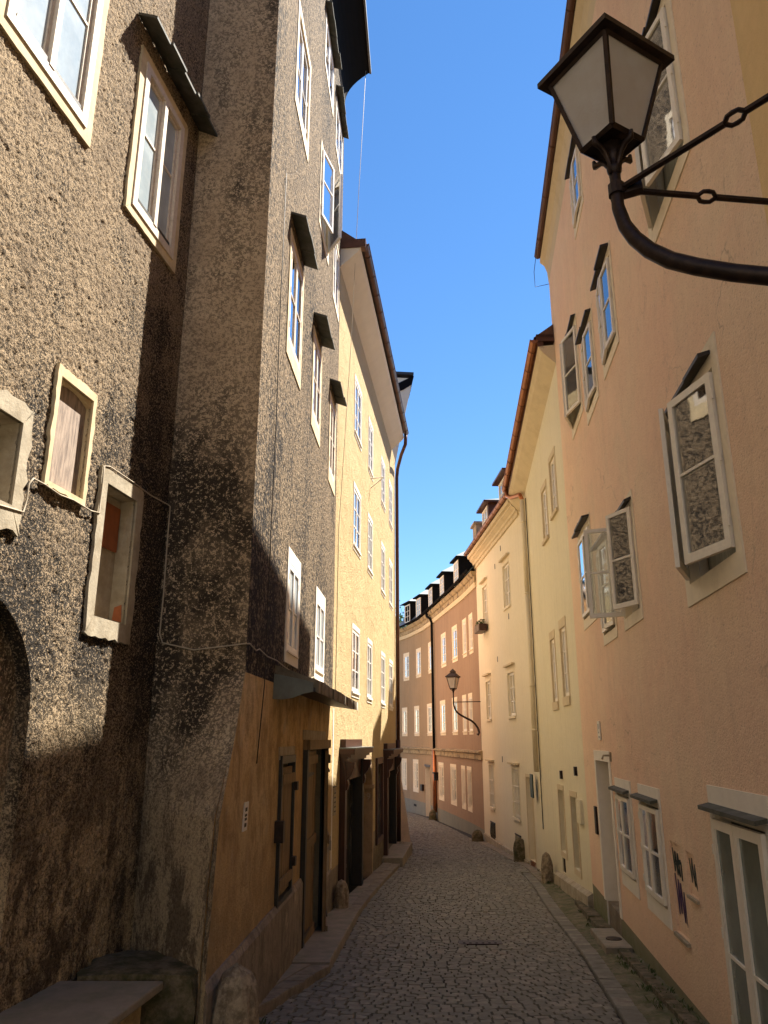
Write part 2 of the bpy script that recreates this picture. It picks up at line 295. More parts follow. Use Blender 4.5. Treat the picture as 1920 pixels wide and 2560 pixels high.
class Wall:
    """plan path of a facade; s runs along it away from the camera, d out into the street, z up"""
    def __init__(s, pts, side, o=0.0, smooth=False):
        s.p = [Vector(q) for q in pts]; s.side = side; s.o = o
        s.L = [0]
        for i in range(len(pts)-1): s.L.append(s.L[-1] + (s.p[i+1]-s.p[i]).length)
        s.n = []
        for i in range(len(pts)-1):
            d = (s.p[i+1]-s.p[i]).normalized(); s.n.append(Vector((d.y, -d.x)) if side == 'L' else Vector((-d.y, d.x)))
        s.vn = [s.n[0]] + [((s.n[i]+s.n[i+1])/(1+s.n[i].dot(s.n[i+1]))) for i in range(len(s.n)-1)] + [s.n[-1]]
        s.warp = None
    def P(s, a, d, z):
        if s.warp: a, d = s.warp(a, d, z)
        i = 0
        while i < len(s.n)-1 and a > s.L[i+1]: i += 1
        t = (a-s.L[i])/(s.L[i+1]-s.L[i]); q = s.p[i].lerp(s.p[i+1], t)
        tt = max(0, min(1, t)); n = s.vn[i].lerp(s.vn[i+1], tt) if len(s.n) > 1 else s.n[0]
        q = q + n*d
        return (q.x, q.y, z)
    def box(s, mb, s0, s1, d0, d1, z0, z1, mi=0):
        P = s.P
        q = [P(s0, d0, z0), P(s1, d0, z0), P(s1, d1, z0), P(s0, d1, z0), P(s0, d0, z1), P(s1, d0, z1), P(s1, d1, z1), P(s0, d1, z1)]
        mb.box8(q, mi)
    def ring(s, mb, s0, s1, z0, z1, bs, bt, bb, d0, d1, mi=0):
        """frame around an opening s0..s1 x z0..z1"""
        s.box(mb, s0-bs, s0, d0, d1, z0-bb, z1+bt, mi); s.box(mb, s1, s1+bs, d0, d1, z0-bb, z1+bt, mi)
        if bt: s.box(mb, s0, s1, d0, d1, z1, z1+bt, mi)
        if bb: s.box(mb, s0, s1, d0, d1, z0-bb, z0, mi)
    def rbox(s, name, m, parent, *a):
        mb = MB(); s.box(mb, *a); return mb.build(name, m, parent)
    def sheet(s, name, mats, parent, s0, s1, zb, zt, holes, bands=(), step=1.0, depth=0.32, dens=None):
        """zb, zt may be functions of s; holes = (s0,s1,z0,z1[,depth]); bands = (z,matindex) from bottom"""
        zbf = zb if callable(zb) else (lambda a: zb); ztf = zt if callable(zt) else (lambda a: zt)
        S = {s0, s1}; a = s0
        while a < s1: S.add(round(a, 4)); a += step
        Z = set()
        for h in holes: S |= {h[0], h[1]}; Z |= {h[2], h[3]}
        for L in s.L[1:-1]:
            if s0 < L < s1: S.add(L)
        for zz, _ in bands: Z.add(zz)
        S = sorted(x for x in S if s0-1e-6 <= x <= s1+1e-6); Z = sorted(Z)
        mb = MB()
        for i in range(len(S)-1):
            a, b = S[i], S[i+1]
            if b-a < 1e-5: continue
            lo = max(zbf(a), zbf(b)) if not callable(zb) else None
            col = [None] + [z for z in Z] + [None]
            for j in range(len(col)-1):
                za = (zbf(a), zbf(b)) if col[j] is None else (col[j], col[j])
                zc = (ztf(a), ztf(b)) if col[j+1] is None else (col[j+1], col[j+1])
                za = (max(za[0], zbf(a)), max(za[1], zbf(b)))
                if zc[0] <= za[0]+1e-6 and zc[1] <= za[1]+1e-6: continue
                ms, mz = (a+b)/2, (max(za)+min(zc))/2
                if any(h[0]-1e-6 < ms < h[1]+1e-6 and h[2] < (za[0]+zc[0])/2 < h[3] for h in holes): continue
                mi = 0
                for zz, k in bands:
                    if mz > zz: mi = k
                q = [s.P(a, 0, za[0]), s.P(b, 0, za[1]), s.P(b, 0, zc[1]), s.P(a, 0, zc[0])]
                mb.poly(q if s.side == 'R' else q[::-1], mi)
        for h in holes:
            dp = -(h[4] if len(h) > 4 else depth); mi = h[5] if len(h) > 5 else 0
            a, b, c, d = h[:4]; P = s.P
            for k0, k1 in (((a, c), (b, c)), ((b, c), (b, d)), ((b, d), (a, d)), ((a, d), (a, c))):
                mb.quad(P(k0[0], 0, k0[1]), P(k1[0], 0, k1[1]), P(k1[0], dp, k1[1]), P(k0[0], dp, k0[1]), mi)
        return mb.build(name, mats, parent)

def sash(wl, par, hs, sg, wd, z0, z1, dh, th, fr=0.05, tk=0.035, bars=(0.5,), vb=False, wm='paint', gm='glass', name='sash'):
    """one casement hinged at hs, opening outward by th degrees"""
    c, s_ = math.cos(R(th)), math.sin(R(th))
    def L(a, t, z): return wl.P(hs + sg*(a*c - t*s_), dh + a*s_ + t*c, z)
    def bx(mb, a0, a1, t0, t1, za, zb):
        mb.box8([L(a0, t0, za), L(a1, t0, za), L(a1, t1, za), L(a0, t1, za), L(a0, t0, zb), L(a1, t0, zb), L(a1, t1, zb), L(a0, t1, zb)])
    mb = MB()
    bx(mb, 0, fr, 0, tk, z0, z1); bx(mb, wd-fr, wd, 0, tk, z0, z1)
    bx(mb, fr, wd-fr, 0, tk, z0, z0+fr*1.15); bx(mb, fr, wd-fr, 0, tk, z1-fr, z1)
    zz = [z0+fr*1.15] + [z0+(z1-z0)*q for q in bars] + [z1-fr]
    for q in zz[1:-1]: bx(mb, fr, wd-fr, 0.004, tk-0.004, q-0.011, q+0.011)
    o = mb.build(name, wm, par)
    for i in range(len(zz)-1):
        g = MB(); bx(g, fr-0.004, wd-fr+0.004, tk*0.4, tk*0.55, zz[i]+0.002, zz[i+1]-0.002); g.build('pane', gm, par)
    # little hinges
    if tk > 0.03:
        for q in (0.14, 0.5, 0.86):
            g = MB(); z = z0+(z1-z0)*q; g.tube([L(-0.008, tk, z-0.035), L(-0.008, tk, z+0.035)], 0.009, 6)
            g.build('hinge', wm, par)
    return o

HOLES = {}
def window(wl, wk, bld, s0, s1, z0, z1, sur=(0.12, 0.14, 0.12), sm='surr', wm='paint', gm='glass', bars=(0.5,), dep=0.1, back='room', backd=0.3,
           sill=None, th=(0, 0), fr=0.045, hood=None, sd_=0.012, single=False, tk=0.035, label=None, outflush=False, jit=0.0, backlo=None):
    HOLES.setdefault(wk, []).append((s0, s1, z0, z1, backd, 1))
    mb = MB(); wl.ring(mb, s0, s1, z0, z1, *sur, 0.0, sd_); W = mb.build('window', sm, bld)
    if label: W['label'] = label
    ow = 0.035
    mb = MB(); wl.ring(mb, s0+ow, s1-ow, z0+ow, z1-ow, ow, ow, ow, -dep-0.02, -dep+0.045); mb.build('frame', wm, W)
    a, b = s0+ow, s1-ow; m = (a+b)/2; d0 = -dep+0.01 if not outflush else 0.005
    aa, bb_ = (s0+0.01, s1-0.01) if outflush else (a, b)
    if single:
        sash(wl, W, aa, 1, bb_-aa, z0+ow, z1-ow, d0, th[0], fr, tk, bars, wm=wm, gm=gm)
    else:
        sash(wl, W, aa, 1, (bb_-aa)/2-0.003, z0+ow, z1-ow, d0, th[0], fr, tk, bars, wm=wm, gm=gm)
        sash(wl, W, bb_, -1, (bb_-aa)/2-0.003, z0+ow, z1-ow, d0, th[1], fr, tk, bars, wm=wm, gm=gm)
    if back:
        mb = MB(); nm = 'curtain' if back.startswith('curtain') else 'room_backing'
        if back.startswith('curtain'):
            K = 10; dd = -dep-0.035
            for i in range(K):
                x0 = s0+(s1-s0)*i/K; x1 = s0+(s1-s0)*(i+1)/K
                mb.quad(wl.P(x0, dd+0.012*(i % 2), z0), wl.P(x1, dd+0.012*((i+1) % 2), z0), wl.P(x1, dd+0.012*((i+1) % 2), z1), wl.P(x0, dd+0.012*(i % 2), z1))
        else:
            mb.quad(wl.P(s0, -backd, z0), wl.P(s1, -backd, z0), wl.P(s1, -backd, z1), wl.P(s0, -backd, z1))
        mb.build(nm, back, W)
    if sill:
        mb = MB(); ex, dz, dd = sill; wl.box(mb, s0-ex, s1+ex, -dep-0.02, dd, z0-dz, z0+0.0); mb.build('sill', sm if sm != 'surrA' else wm, W)
    if hood: make_hood(wl, W, *hood)
    return W
def make_hood(wl, par, a, b, zt, dd, drop, m='slate', n=4, tk=0.03, nm='hood_slate'):
    for i in range(n):
        x0 = a+(b-a)*i/n; x1 = a+(b-a)*(i+1)/n + 0.02; k = 0.006*(i % 2)+rnd.uniform(-0.004, 0.004); e = rnd.uniform(-0.015, 0.015)
        mb = MB(); P = wl.P
        mb.box8([P(x0, 0.0, zt-tk+k), P(x1, 0.0, zt-tk+k+0.004), P(x1, dd+e, zt-drop-tk+k), P(x0, dd+e, zt-drop-tk+k), P(x0, 0.0, zt+k), P(x1, 0.0, zt+k+0.004), P(x1, dd+e, zt-drop+k), P(x0, dd+e, zt-drop+k)])
        mb.build(nm, m, par)
def gutter(wl, bld, s0, s1, d, z, r=0.075, m='copper', clips=12, zf=None):
    zf = zf or (lambda a: z); mb = MB(); K = max(2, int((s1-s0)/1.2)); seg = 8
    rows = []
    for i in range(K+1):
        a = s0+(s1-s0)*i/K; rows.append([wl.P(a, d + r*math.cos(R(180+180*j/seg)), zf(a) + r*math.sin(R(180+180*j/seg))) for j in range(seg+1)])
    n0 = 0
    for i in range(K):
        for j in range(seg): mb.quad(rows[i][j], rows[i+1][j], rows[i+1][j+1], rows[i][j+1])
    mb.poly(rows[0]); mb.poly(rows[-1])
    # rolled lip
    mb.tube([wl.P(s0+(s1-s0)*i/K, d+r, zf(s0+(s1-s0)*i/K)) for i in range(K+1)], 0.012, 6)
    g = mb.build('gutter', m, bld)
    for i in range(clips):
        a = s0+(s1-s0)*(i+0.5)/clips; mb = MB()
        mb.tube([wl.P(a, d+(r+0.004)*math.cos(R(180+180*j/6)), zf(a)+(r+0.004)*math.sin(R(180+180*j/6))) for j in range(7)], 0.007, 5)
        mb.build('gutter_clip', 'brownmetal', g)
    return g
def extr(wl, name, m, bld, prof, s0, s1, step=1.0, zf=None):
    """sweep a (d,z) outline along the wall"""
    K = max(1, int(math.ceil((s1-s0)/step))); mb = MB(); k = len(prof); rings = []
    for i in range(K+1):
        a = s0+(s1-s0)*i/K; dz = zf(a) if zf else 0
        rings.append([wl.P(a, d, z+dz) for d, z in prof])
    for i in range(K):
        for j in range(k):
            mb.quad(rings[i][j], rings[i+1][j], rings[i+1][(j+1) % k], rings[i][(j+1) % k])
    mb.poly(rings[0]); mb.poly(rings[-1][::-1])
    return mb.build(name, m, bld)
def roof(wl, bld, m, s0, s1, d0, z0, depth, pitch, zf=None, name='roof', zbot=None):
    zf = zf or (lambda a: 0); rise = math.tan(R(pitch))*(depth+d0); K = max(1, int((s1-s0)/1.5)); mb = MB()
    S = [s0+(s1-s0)*i/K for i in range(K+1)]
    for a, b in zip(S, S[1:]):
        mb.quad(wl.P(a, d0, z0+zf(a)), wl.P(b, d0, z0+zf(b)), wl.P(b, -depth, z0+rise+zf(b)), wl.P(a, -depth, z0+rise+zf(a)))
        mb.quad(wl.P(a, d0, z0-0.05+zf(a)), wl.P(b, d0, z0-0.05+zf(b)), wl.P(b, d0, z0+zf(b)), wl.P(a, d0, z0+zf(a)))
        mb.quad(wl.P(a, -depth, z0+rise+zf(a)), wl.P(b, -depth, z0+rise+zf(b)), wl.P(b, -2*depth, z0+zf(b)), wl.P(a, -2*depth, z0+zf(a)))
    for a in (s0, s1):   # gables
        mb.poly([wl.P(a, d0, z0+zf(a)), wl.P(a, -depth, z0+rise+zf(a)), wl.P(a, -2*depth, z0+zf(a))])
    return mb.build(name, m, bld)
def endwalls(wl, bld, m, s0, s1, zb, zt, depth):
    mb = MB()
    for a, zt_ in ((s0, zt(s0) if callable(zt) else zt), (s1, zt(s1) if callable(zt) else zt)):
        mb.quad(wl.P(a, -0.001, zb), wl.P(a, -depth, zb), wl.P(a, -depth, zt_), wl.P(a, -0.001, zt_))
    z2 = zt(s0) if callable(zt) else zt
    mb.quad(wl.P(s0, -depth, zb), wl.P(s1, -depth, zb), wl.P(s1, -depth, z2), wl.P(s0, -depth, z2))
    return mb.build('side_wall', m, bld)

def interp(T, y):
    if y <= T[0][0]: return T[0][1]
    for (a, b), (c, d) in zip(T, T[1:]):
        if y <= c: return b+(d-b)*(y-a)/(c-a)
    return T[-1][1]
GZ = [(-20, 0.75), (0, 0.7), (5, 0.3), (7.6, 0.1), (10, -0.05), (13, -0.22), (17, -0.4), (20, -0.55), (27, -0.74), (36, -0.93), (45, -1.12), (70, -1.5)]
def gz(y): return interp(GZ, y)

# ------------------------------------------------------------------ facades in plan
A1 = Wall([(-2.8555, 1.0), (-1.94, 6.6)], 'L')
A2 = Wall([(-1.94, 6.6), (-1.17, 6.6)], 'L')
A3 = Wall([(-1.17, 6.6), (-0.85, 13.0)], 'L')
B = Wall([(-0.85, 13.0), (0.39, 24.2)], 'L')
C = Wall([(2.29, 4.0), (3.34, 13.5)], 'R')
F = Wall([(3.34, 13.5), (3.64, 20.0)], 'R')
E = Wall([(3.64, 20.0), (3.26, 26.8)], 'R')
D = Wall([(3.26, 26.8), (3.05, 29.4), (2.71, 32.2), (2.26, 35.9), (1.9, 38.4), (1.29, 41.0), (-0.2, 45.0), (-4, 51)], 'R')
def bA(z): return interp([(0, 0.95), (1.02, 0.88), (1.86, 0.73), (2.43, 0.3), (2.95, 0.0)], z)
A2.warp = lambda a, d, z: (a, d + bA(z)*max(0, min(1, a/0.77)))
A3.warp = lambda a, d, z: (a - bA(z)*max(0, 1-a/1.6), d)

# ================================================================== building with roughcast front (left, near)
bA_ = thing('roughcast_house', 'tall sooty tan roughcast house filling the left edge, with shaded projecting corner', 'house')
# --- near wall, relief built in the mesh
def dense(name, m, par, wl, s0, s1, z0, z1, st, inside, amp, seed):
    rs = np.random.RandomState(seed); nx = int((s1-s0)/st)+1; nz = int((z1-z0)/st)+1
    def blur(a, k):
        for _ in range(k): a = (np.roll(a, 1, 0)+np.roll(a, -1, 0)+2*a)/4; a = (np.roll(a, 1, 1)+np.roll(a, -1, 1)+2*a)/4
        return (a-a.mean())/a.std()
    h = 0.8*blur(rs.randn(nx, nz), 1) + 0.75*rs.randn(nx, nz) + 0.35*blur(rs.randn(nx, nz), 8) + 0.2*blur(rs.randn(nx, nz), 120)
    dd = np.clip(h*amp*0.5-amp, -amp*2.6, amp*0.3)
    S = np.linspace(s0, s1, nx); Z = np.linspace(z0, z1, nz)
    p0 = np.array(wl.P(0, 0, 0)); ds = np.array(wl.P(1, 0, 0))-p0; dn = np.array(wl.P(0, 1, 0))-p0
    SS, ZZ = np.meshgrid(S, Z, indexing='ij')
    SS = SS + rs.uniform(-0.3, 0.3, SS.shape)*st
    V = p0 + SS[..., None]*ds + dd[..., None]*dn; V[..., 2] = ZZ + rs.uniform(-0.3, 0.3, SS.shape)*st
    idx = np.arange(nx*nz).reshape(nx, nz)
    q = np.stack([idx[:-1, :-1], idx[:-1, 1:], idx[1:, 1:], idx[1:, :-1]], -1)
    cs = (SS[:-1, :-1]+SS[1:, 1:])/2; cz = (ZZ[:-1, :-1]+ZZ[1:, 1:])/2
    keep = ~inside(cs, cz); q = q[keep]
    me = bpy.data.meshes.new(name); me.vertices.add(nx*nz); me.vertices.foreach_set('co', V.reshape(-1).astype(np.float32))
    me.loops.add(q.size); me.loops.foreach_set('vertex_index', q.reshape(-1).astype(np.int32))
    me.polygons.add(len(q)); me.polygons.foreach_set('loop_start', np.arange(0, q.size, 4, dtype=np.int32))
    me.update(calc_edges=True); me.validate(); me.materials.append(M[m])
    o = bpy.data.objects.new(name, me); COL.objects.link(o); o.parent = par; return o
def in1(s, z):
    r = np.zeros(s.shape, bool)
    for a, b, c, d in ((2.8, 3.75, 6.78, 8.35), (4.5, 5.3, 6.7, 8.2), (3.86, 4.28, 4.04, 4.8), (4.6, 5.08, 3.26, 4.27), (2.0, 3.53, 3.77, 4.31)): r |= (s > a) & (s < b) & (z > c) & (z < d)
    r |= ((s-3.3)**2+(z-2.55)**2 < 0.49) | ((s > 2.6) & (s < 4.0) & (z < 2.55) & (z > 0.9))
    return r
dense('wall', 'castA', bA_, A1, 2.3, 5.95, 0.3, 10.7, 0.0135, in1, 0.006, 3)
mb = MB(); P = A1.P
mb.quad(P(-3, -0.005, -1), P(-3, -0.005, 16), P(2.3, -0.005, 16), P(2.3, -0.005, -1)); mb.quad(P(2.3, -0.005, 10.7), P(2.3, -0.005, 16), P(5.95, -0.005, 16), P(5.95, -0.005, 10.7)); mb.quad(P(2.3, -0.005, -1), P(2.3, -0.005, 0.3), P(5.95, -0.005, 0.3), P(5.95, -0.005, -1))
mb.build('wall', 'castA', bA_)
def reveal(wl, par, m, s0, s1, z0, z1, dep, back, backm, nm='niche'):
    mb = MB(); P = wl.P
    for k0, k1 in (((s0, z0), (s1, z0)), ((s1, z0), (s1, z1)), ((s1, z1), (s0, z1)), ((s0, z1), (s0, z0))):
        mb.quad(P(k0[0], 0.004, k0[1]), P(k1[0], 0.004, k1[1]), P(k1[0], -dep, k1[1]), P(k0[0], -dep, k0[1]))
    o = mb.build('reveal', m, par)
    if backm: wl.rbox(back, backm, par, s0, s1, -dep-0.03, -dep, z0, z1)
    return o
def lumpy_ring(wl, par, name, m, s0, s1, z0, z1, bs, bt, bb, d0, d1, amp, seed):
    """surround with an irregular outer edge, as trowelled"""
    r = random.Random(seed); mb = MB(); n = 14
    def side(pin, pout):
        for i in range(n):
            a, b = i/n, (i+1)/n
            mb.box8([pin(a, d0), pin(b, d0), pout(b, d0), pout(a, d0), pin(a, d1), pin(b, d1), pout(b, d1), pout(a, d1)])
    off = {}
    def o_(k, t):
        k = (k, round(t*n)); 
        if k not in off: off[k] = r.uniform(-amp, amp)
        return off[k]
    side(lambda t, d: wl.P(s0, d, z0+(z1-z0)*t), lambda t, d: wl.P(s0-bs+o_(0, t), d, z0-bb+(z1-z0+bt+bb)*t))
    side(lambda t, d: wl.P(s1, d, z1-(z1-z0)*t), lambda t, d: wl.P(s1+bs+o_(1, t), d, z1+bt-(z1-z0+bt+bb)*t))
    side(lambda t, d: wl.P(s0+(s1-s0)*t, d, z1), lambda t, d: wl.P(s0-bs+(s1-s0+2*bs)*t, d, z1+bt+o_(2, t)))
    side(lambda t, d: wl.P(s1-(s1-s0)*t, d, z0), lambda t, d: wl.P(s1+bs-(s1-s0+2*bs)*t, d, z0-bb+o_(3, t)))
    return mb.build(name, m, par)
for (s0, s1, z0, z1, sl_, sr, st, sb, ex, hd) in ((2.8, 3.75, 6.78, 8.35, 0.09, 0.09, 0.1, 0.1, 1, None), (4.5, 5.3, 6.7, 8.2, 0.09, 0.1, 0.1, 0.09, 2, (4.3, 5.72, 8.55, 0.2, 0.08))):
    W = lumpy_ring(A1, bA_, 'window', 'surrA', s0, s1, z0, z1, sl_, st, sb, -0.01, 0.018, 0.005, ex)
    reveal(A1, W, 'surrA', s0, s1, z0, z1, 0.25, '', None)
    mb = MB(); A1.ring(mb, s0+0.07, s1-0.07, z0+0.08, z1-0.07, 0.07, 0.07, 0.08, -0.055, 0.03); A1.box(mb, (s0+s1)/2-0.028, (s0+s1)/2+0.028, -0.02, 0.036, z0+0.08, z1-0.07); mb.build('frame', 'woodw', W)
    m_ = (s0+s1)/2
    sash(A1, W, s0+0.075, 1, m_-0.03-s0-0.075, z0+0.085, z1-0.075, -0.03, 0, 0.032, 0.032, (0.56,), wm='woodw', gm='frost')
    sash(A1, W, s1-0.075, -1, s1-0.075-m_-0.03, z0+0.085, z1-0.075, -0.03, 0, 0.032, 0.032, (0.56,), wm='woodw', gm='frost')
    for a, b in ((s0+0.09, m_-0.045), (m_+0.045, s1-0.09)): A1.rbox('drip_rail', 'frameblack', W, a, b, 0.0, 0.022, z0+0.085, z0+0.125)
    A1.rbox('room_backing', 'room', W, s0, s1, -0.24, -0.2, z0, z1)
    if hd: make_hood(A1, W, *hd[:5], n=5)
    else: make_hood(A1, W, 2.7, 4.0, 8.9, 0.3, 0.14, n=5)
# boarded panel and two niches
W = lumpy_ring(A1, bA_, 'boarded_window', 'surrA', 3.86, 4.28, 4.04, 4.8, 0.045, 0.07, 0.035, -0.01, 0.022, 0.008, 5)
reveal(A1, W, 'surrA', 3.86, 4.28, 4.04, 4.8, 0.035, 'board', 'oldwood')
mb = MB()   # shallow arched head
for i in range(6):
    t0, t1 = i/6, (i+1)/6; f0, f1 = 0.05*(abs(t0*2-1)**2)+0.01, 0.05*(abs(t1*2-1)**2)+0.01
    mb.box8([P(3.86+.42*t0, -0.035, 4.8-f0), P(3.86+.42*t1, -0.035, 4.8-f1), P(3.86+.42*t1, 0.0, 4.8-f1), P(3.86+.42*t0, 0.0, 4.8-f0), P(3.86+.42*t0, -0.035, 4.8), P(3.86+.42*t1, -0.035, 4.8), P(3.86+.42*t1, 0.0, 4.8), P(3.86+.42*t0, 0.0, 4.8)])
mb.build('arched_head', 'surrA', W)
W = lumpy_ring(A1, bA_, 'niche', 'concrete', 4.6, 5.08, 3.26, 4.27, 0.1, 0.11, 0.14, -0.01, 0.02, 0.014, 6); W['label'] = 'deep grey rendered niche with a red-brown board'
reveal(A1, W, 'concrete', 4.6, 5.08, 3.26, 4.27, 0.13, 'back', 'concrete')
A1.rbox('board', 'reddoor', W, 4.84, 5.06, -0.128, -0.11, 3.84, 4.2)
mb = MB(); mb.poly([P(5.075, -0.1, 3.3), P(5.075, -0.02, 3.28), P(5.075, -0.03, 3.42), P(5.075, -0.09, 3.4)]); mb.build('bare_brick', 'terrapot', W)
W = lumpy_ring(A1, bA_, 'niche', 'concrete', 2.9, 3.53, 3.77, 4.31, 0.1, 0.12, 0.16, -0.01, 0.02, 0.02, 8)
reveal(A1, W, 'concrete', 2.9, 3.53, 3.77, 4.31, 0.14, 'back', 'concrete')
# blocked arch: outer recess then inner dark opening
def arch_pts(c, r, zs, zb, n=14): return [(c+r, zb)] + [(c+r*math.cos(math.pi*i/n), zs+r*math.sin(math.pi*i/n)) for i in range(n+1)] + [(c-r, zb)]
def arch_strip(wl, par, nm, m, pts, d0, d1):
    mb = MB()
    for a, b in zip(pts, pts[1:]): mb.quad(wl.P(a[0], d0, a[1]), wl.P(b[0], d0, b[1]), wl.P(b[0], d1, b[1]), wl.P(a[0], d1, a[1]))
    return mb.build(nm, m, par)
def arch_band(wl, par, nm, m, po, pi_, d):
    mb = MB()
    for a, b, c, e in zip(po, po[1:], pi_[1:], pi_): mb.quad(wl.P(a[0], d, a[1]), wl.P(b[0], d, b[1]), wl.P(c[0], d, c[1]), wl.P(e[0], d, e[1]))
    return mb.build(nm, m, par)
o1 = arch_pts(3.3, 0.705, 2.55, 0.2); i1 = arch_pts(3.3, 0.5, 2.5, 0.2)
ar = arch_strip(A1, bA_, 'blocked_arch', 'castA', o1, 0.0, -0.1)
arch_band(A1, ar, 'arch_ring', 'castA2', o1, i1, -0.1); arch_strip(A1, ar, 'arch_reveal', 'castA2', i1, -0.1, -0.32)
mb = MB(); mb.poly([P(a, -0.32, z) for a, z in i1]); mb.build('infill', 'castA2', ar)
# --- return face and street front
zb = tuple((z, 0) for z in (0.3, 0.6, 1.0, 1.4, 1.86, 2.15, 2.43, 2.7, 2.95))
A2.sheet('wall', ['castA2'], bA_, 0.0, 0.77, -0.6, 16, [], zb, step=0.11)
def wA3(*a, **k): return window(A3, 'A3', bA_, *a, **k)
wA3(1.22, 2.12, 10.24, 11.58, sur=(0.1, 0.12, 0.2), wm='paintw', bars=(0.45,), dep=0.06, back='curtaind')
wA3(3.62, 4.7, 13.3, 14.25, sur=(0.06, 0.04, 0.08), wm='paintw', dep=0.04, back='curtain', hood=(3.5, 4.85, 14.5, 0.13, 0.05))
wA3(5.25, 6.3, 13.1, 14.1, sur=(0.06, 0.04, 0.08), wm='paintw', dep=0.04, back='curtain', hood=(5.15, 6.45, 14.38, 0.13, 0.05))
wA3(3.5, 4.5, 10.15, 11.45, sur=(0.08, 0.1, 0.15), wm='paintw', dep=0.08, back='curtain', th=(14, 30), outflush=True, bars=(0.55,))
wA3(5.3, 6.15, 10.0, 11.2, sur=(0.06, 0.06, 0.12), wm='paintw', dep=0.05, back='curtain')
for a, b, c, d, hz in ((1.28, 2.14, 6.8, 8.13, 8.46), (3.27, 4.03, 6.76, 7.98, 8.3), (5.27, 6.02, 6.64, 7.92, 8.24)):
    wA3(a, b, c, d, sur=(0.08, 0.1, 0.2), sm='surrA', wm='woodw', dep=0.035, back='curtaind', bars=(0.5,), hood=(a-0.08, b+0.1, hz, 0.19, 0.07, 'slate', 3))
wA3(1.88, 2.62, 3.34, 4.33, sur=(0.08, 0.16, 0.13), sm='surrw', wm='paintw', gm='frost', fr=0.032, dep=0.035, back='curtain', sill=(0.0, 0.02, 0.03), bars=(0.48,), backd=0.3)
wA3(4.2, 5.08, 3.34, 4.33, sur=(0.08, 0.16, 0.13), sm='surrw', wm='paintw', gm='frost', fr=0.032, dep=0.035, back='curtain', sill=(0.0, 0.02, 0.03), bars=(0.48,))
# ground floor openings of the ochre base
HOLES['A3'] += [(1.76, 2.62, 0.82, 2.2, 0.2, 1), (3.44, 5.52, -0.35, 2.36, 0.25, 1)]
def leaf(wl, par, hs, sg, wd, z0, z1, dh, th, n=4, rails=(0.04, 0.5, 0.93), m='doorgreen', nm='door_leaf'):
    c, s_ = math.cos(R(th)), math.sin(R(th))
    def L(a, t, z): return wl.P(hs+sg*(a*c-t*s_), dh+a*s_+t*c, z)
    def bx(nm_, a0, a1, t0, t1, za, zb_, par_, m_=m):
        g = MB(); g.box8([L(a0, t0, za), L(a1, t0, za), L(a1, t1, za), L(a0, t1, za), L(a0, t0, zb_), L(a1, t0, zb_), L(a1, t1, zb_), L(a0, t1, zb_)]); return g.build(nm_, m_, par_)
    lf = bx(nm, 0.002, wd-0.002, -0.03, -0.004, z0+0.01, z1-0.01, par)
    for i in range(n): bx('plank', wd*i/n+0.006, wd*(i+1)/n-0.006, -0.003, 0.014+rnd.uniform(0, 0.006), z0, z1, lf)
    for r_ in rails: bx('rail', 0.01, wd-0.01, 0.024, 0.045, z0+(z1-z0)*r_, z0+(z1-z0)*r_+0.11, lf)
    for r_ in (0.1, 0.88):
        g = MB(); z = z0+(z1-z0)*r_; g.tube([L(-0.015, 0.03, z-0.07), L(-0.015, 0.03, z+0.07)], 0.022, 6); g.box8([L(0, 0.046, z-0.03), L(wd*0.5, 0.046, z-0.015), L(wd*0.5, 0.056, z-0.015), L(0, 0.056, z-0.03), L(0, 0.046, z+0.03), L(wd*0.5, 0.046, z+0.015), L(wd*0.5, 0.056, z+0.015), L(0, 0.056, z+0.03)]); g.build('strap_hinge', 'iron', lf)
    return lf, L
W = MB(); A3.ring(W, 1.8, 2.58, 0.86, 2.16, 0.05, 0.08, 0.05, -0.05, 0.035); W = W.build('window_shutter', 'frameblack', bA_)
A3.rbox('back', 'black', bA_, 1.76, 2.62, -0.22, -0.2, 0.82, 2.2)
A3.rbox('lintel', 'concrete', bA_, 1.7, 2.68, -0.02, 0.012, 2.2, 2.33)
for a, b in ((1.82, 2.06), (2.07, 2.31), (2.32, 2.56)): A3.rbox('plank', 'doorgreen', W, a, b, -0.03, 0.005+0.01*rnd.random(), 0.88, 2.12)
for z in (0.95, 1.95): A3.rbox('rail', 'doorgreen', W, 1.82, 2.56, 0.02, 0.04, z, z+0.1)
for z in (1.08, 1.86): A3.rbox('shutter_hinge', 'iron', W, 2.56, 2.66, 0.03, 0.07, z, z+0.09)
A3.rbox('door_frame', 'frameblack', bA_, 3.38, 3.5, -0.04, 0.06, -0.05, 2.36)
A3.rbox('door_frame', 'frameblack', bA_, 5.46, 5.56, -0.04, 0.06, -0.15, 2.36)
A3.rbox('door_frame', 'doorgreen', bA_, 3.36, 5.58, -0.04, 0.09, 2.28, 2.4)
A3.rbox('lintel', 'concrete', bA_, 3.3, 5.55, -0.02, 0.01, 2.4, 2.52)
leaf(A3, bA_, 3.52, 1, 0.96, -0.06, 2.26, 0.0, 0, n=4)
lf, L = leaf(A3, bA_, 5.45, -1, 0.94, -0.13, 2.26, 0.02, 9, n=4)
g = MB(); g.box8([L(0.8, 0.05, 0.98), L(0.88, 0.05, 0.98), L(0.88, 0.075, 0.98), L(0.8, 0.075, 0.98), L(0.8, 0.05, 1.1), L(0.88, 0.05, 1.1), L(0.88, 0.075, 1.1), L(0.8, 0.075, 1.1)]); g.tube([L(0.82, 0.062, 1.1), L(0.82, 0.062, 1.15), L(0.86, 0.062, 1.15), L(0.86, 0.062, 1.1)], 0.007, 6); g.build('padlock', 'num', lf)
A3.rbox('back', 'black', bA_, 3.44, 5.52, -0.27, -0.25, -0.35, 2.36)
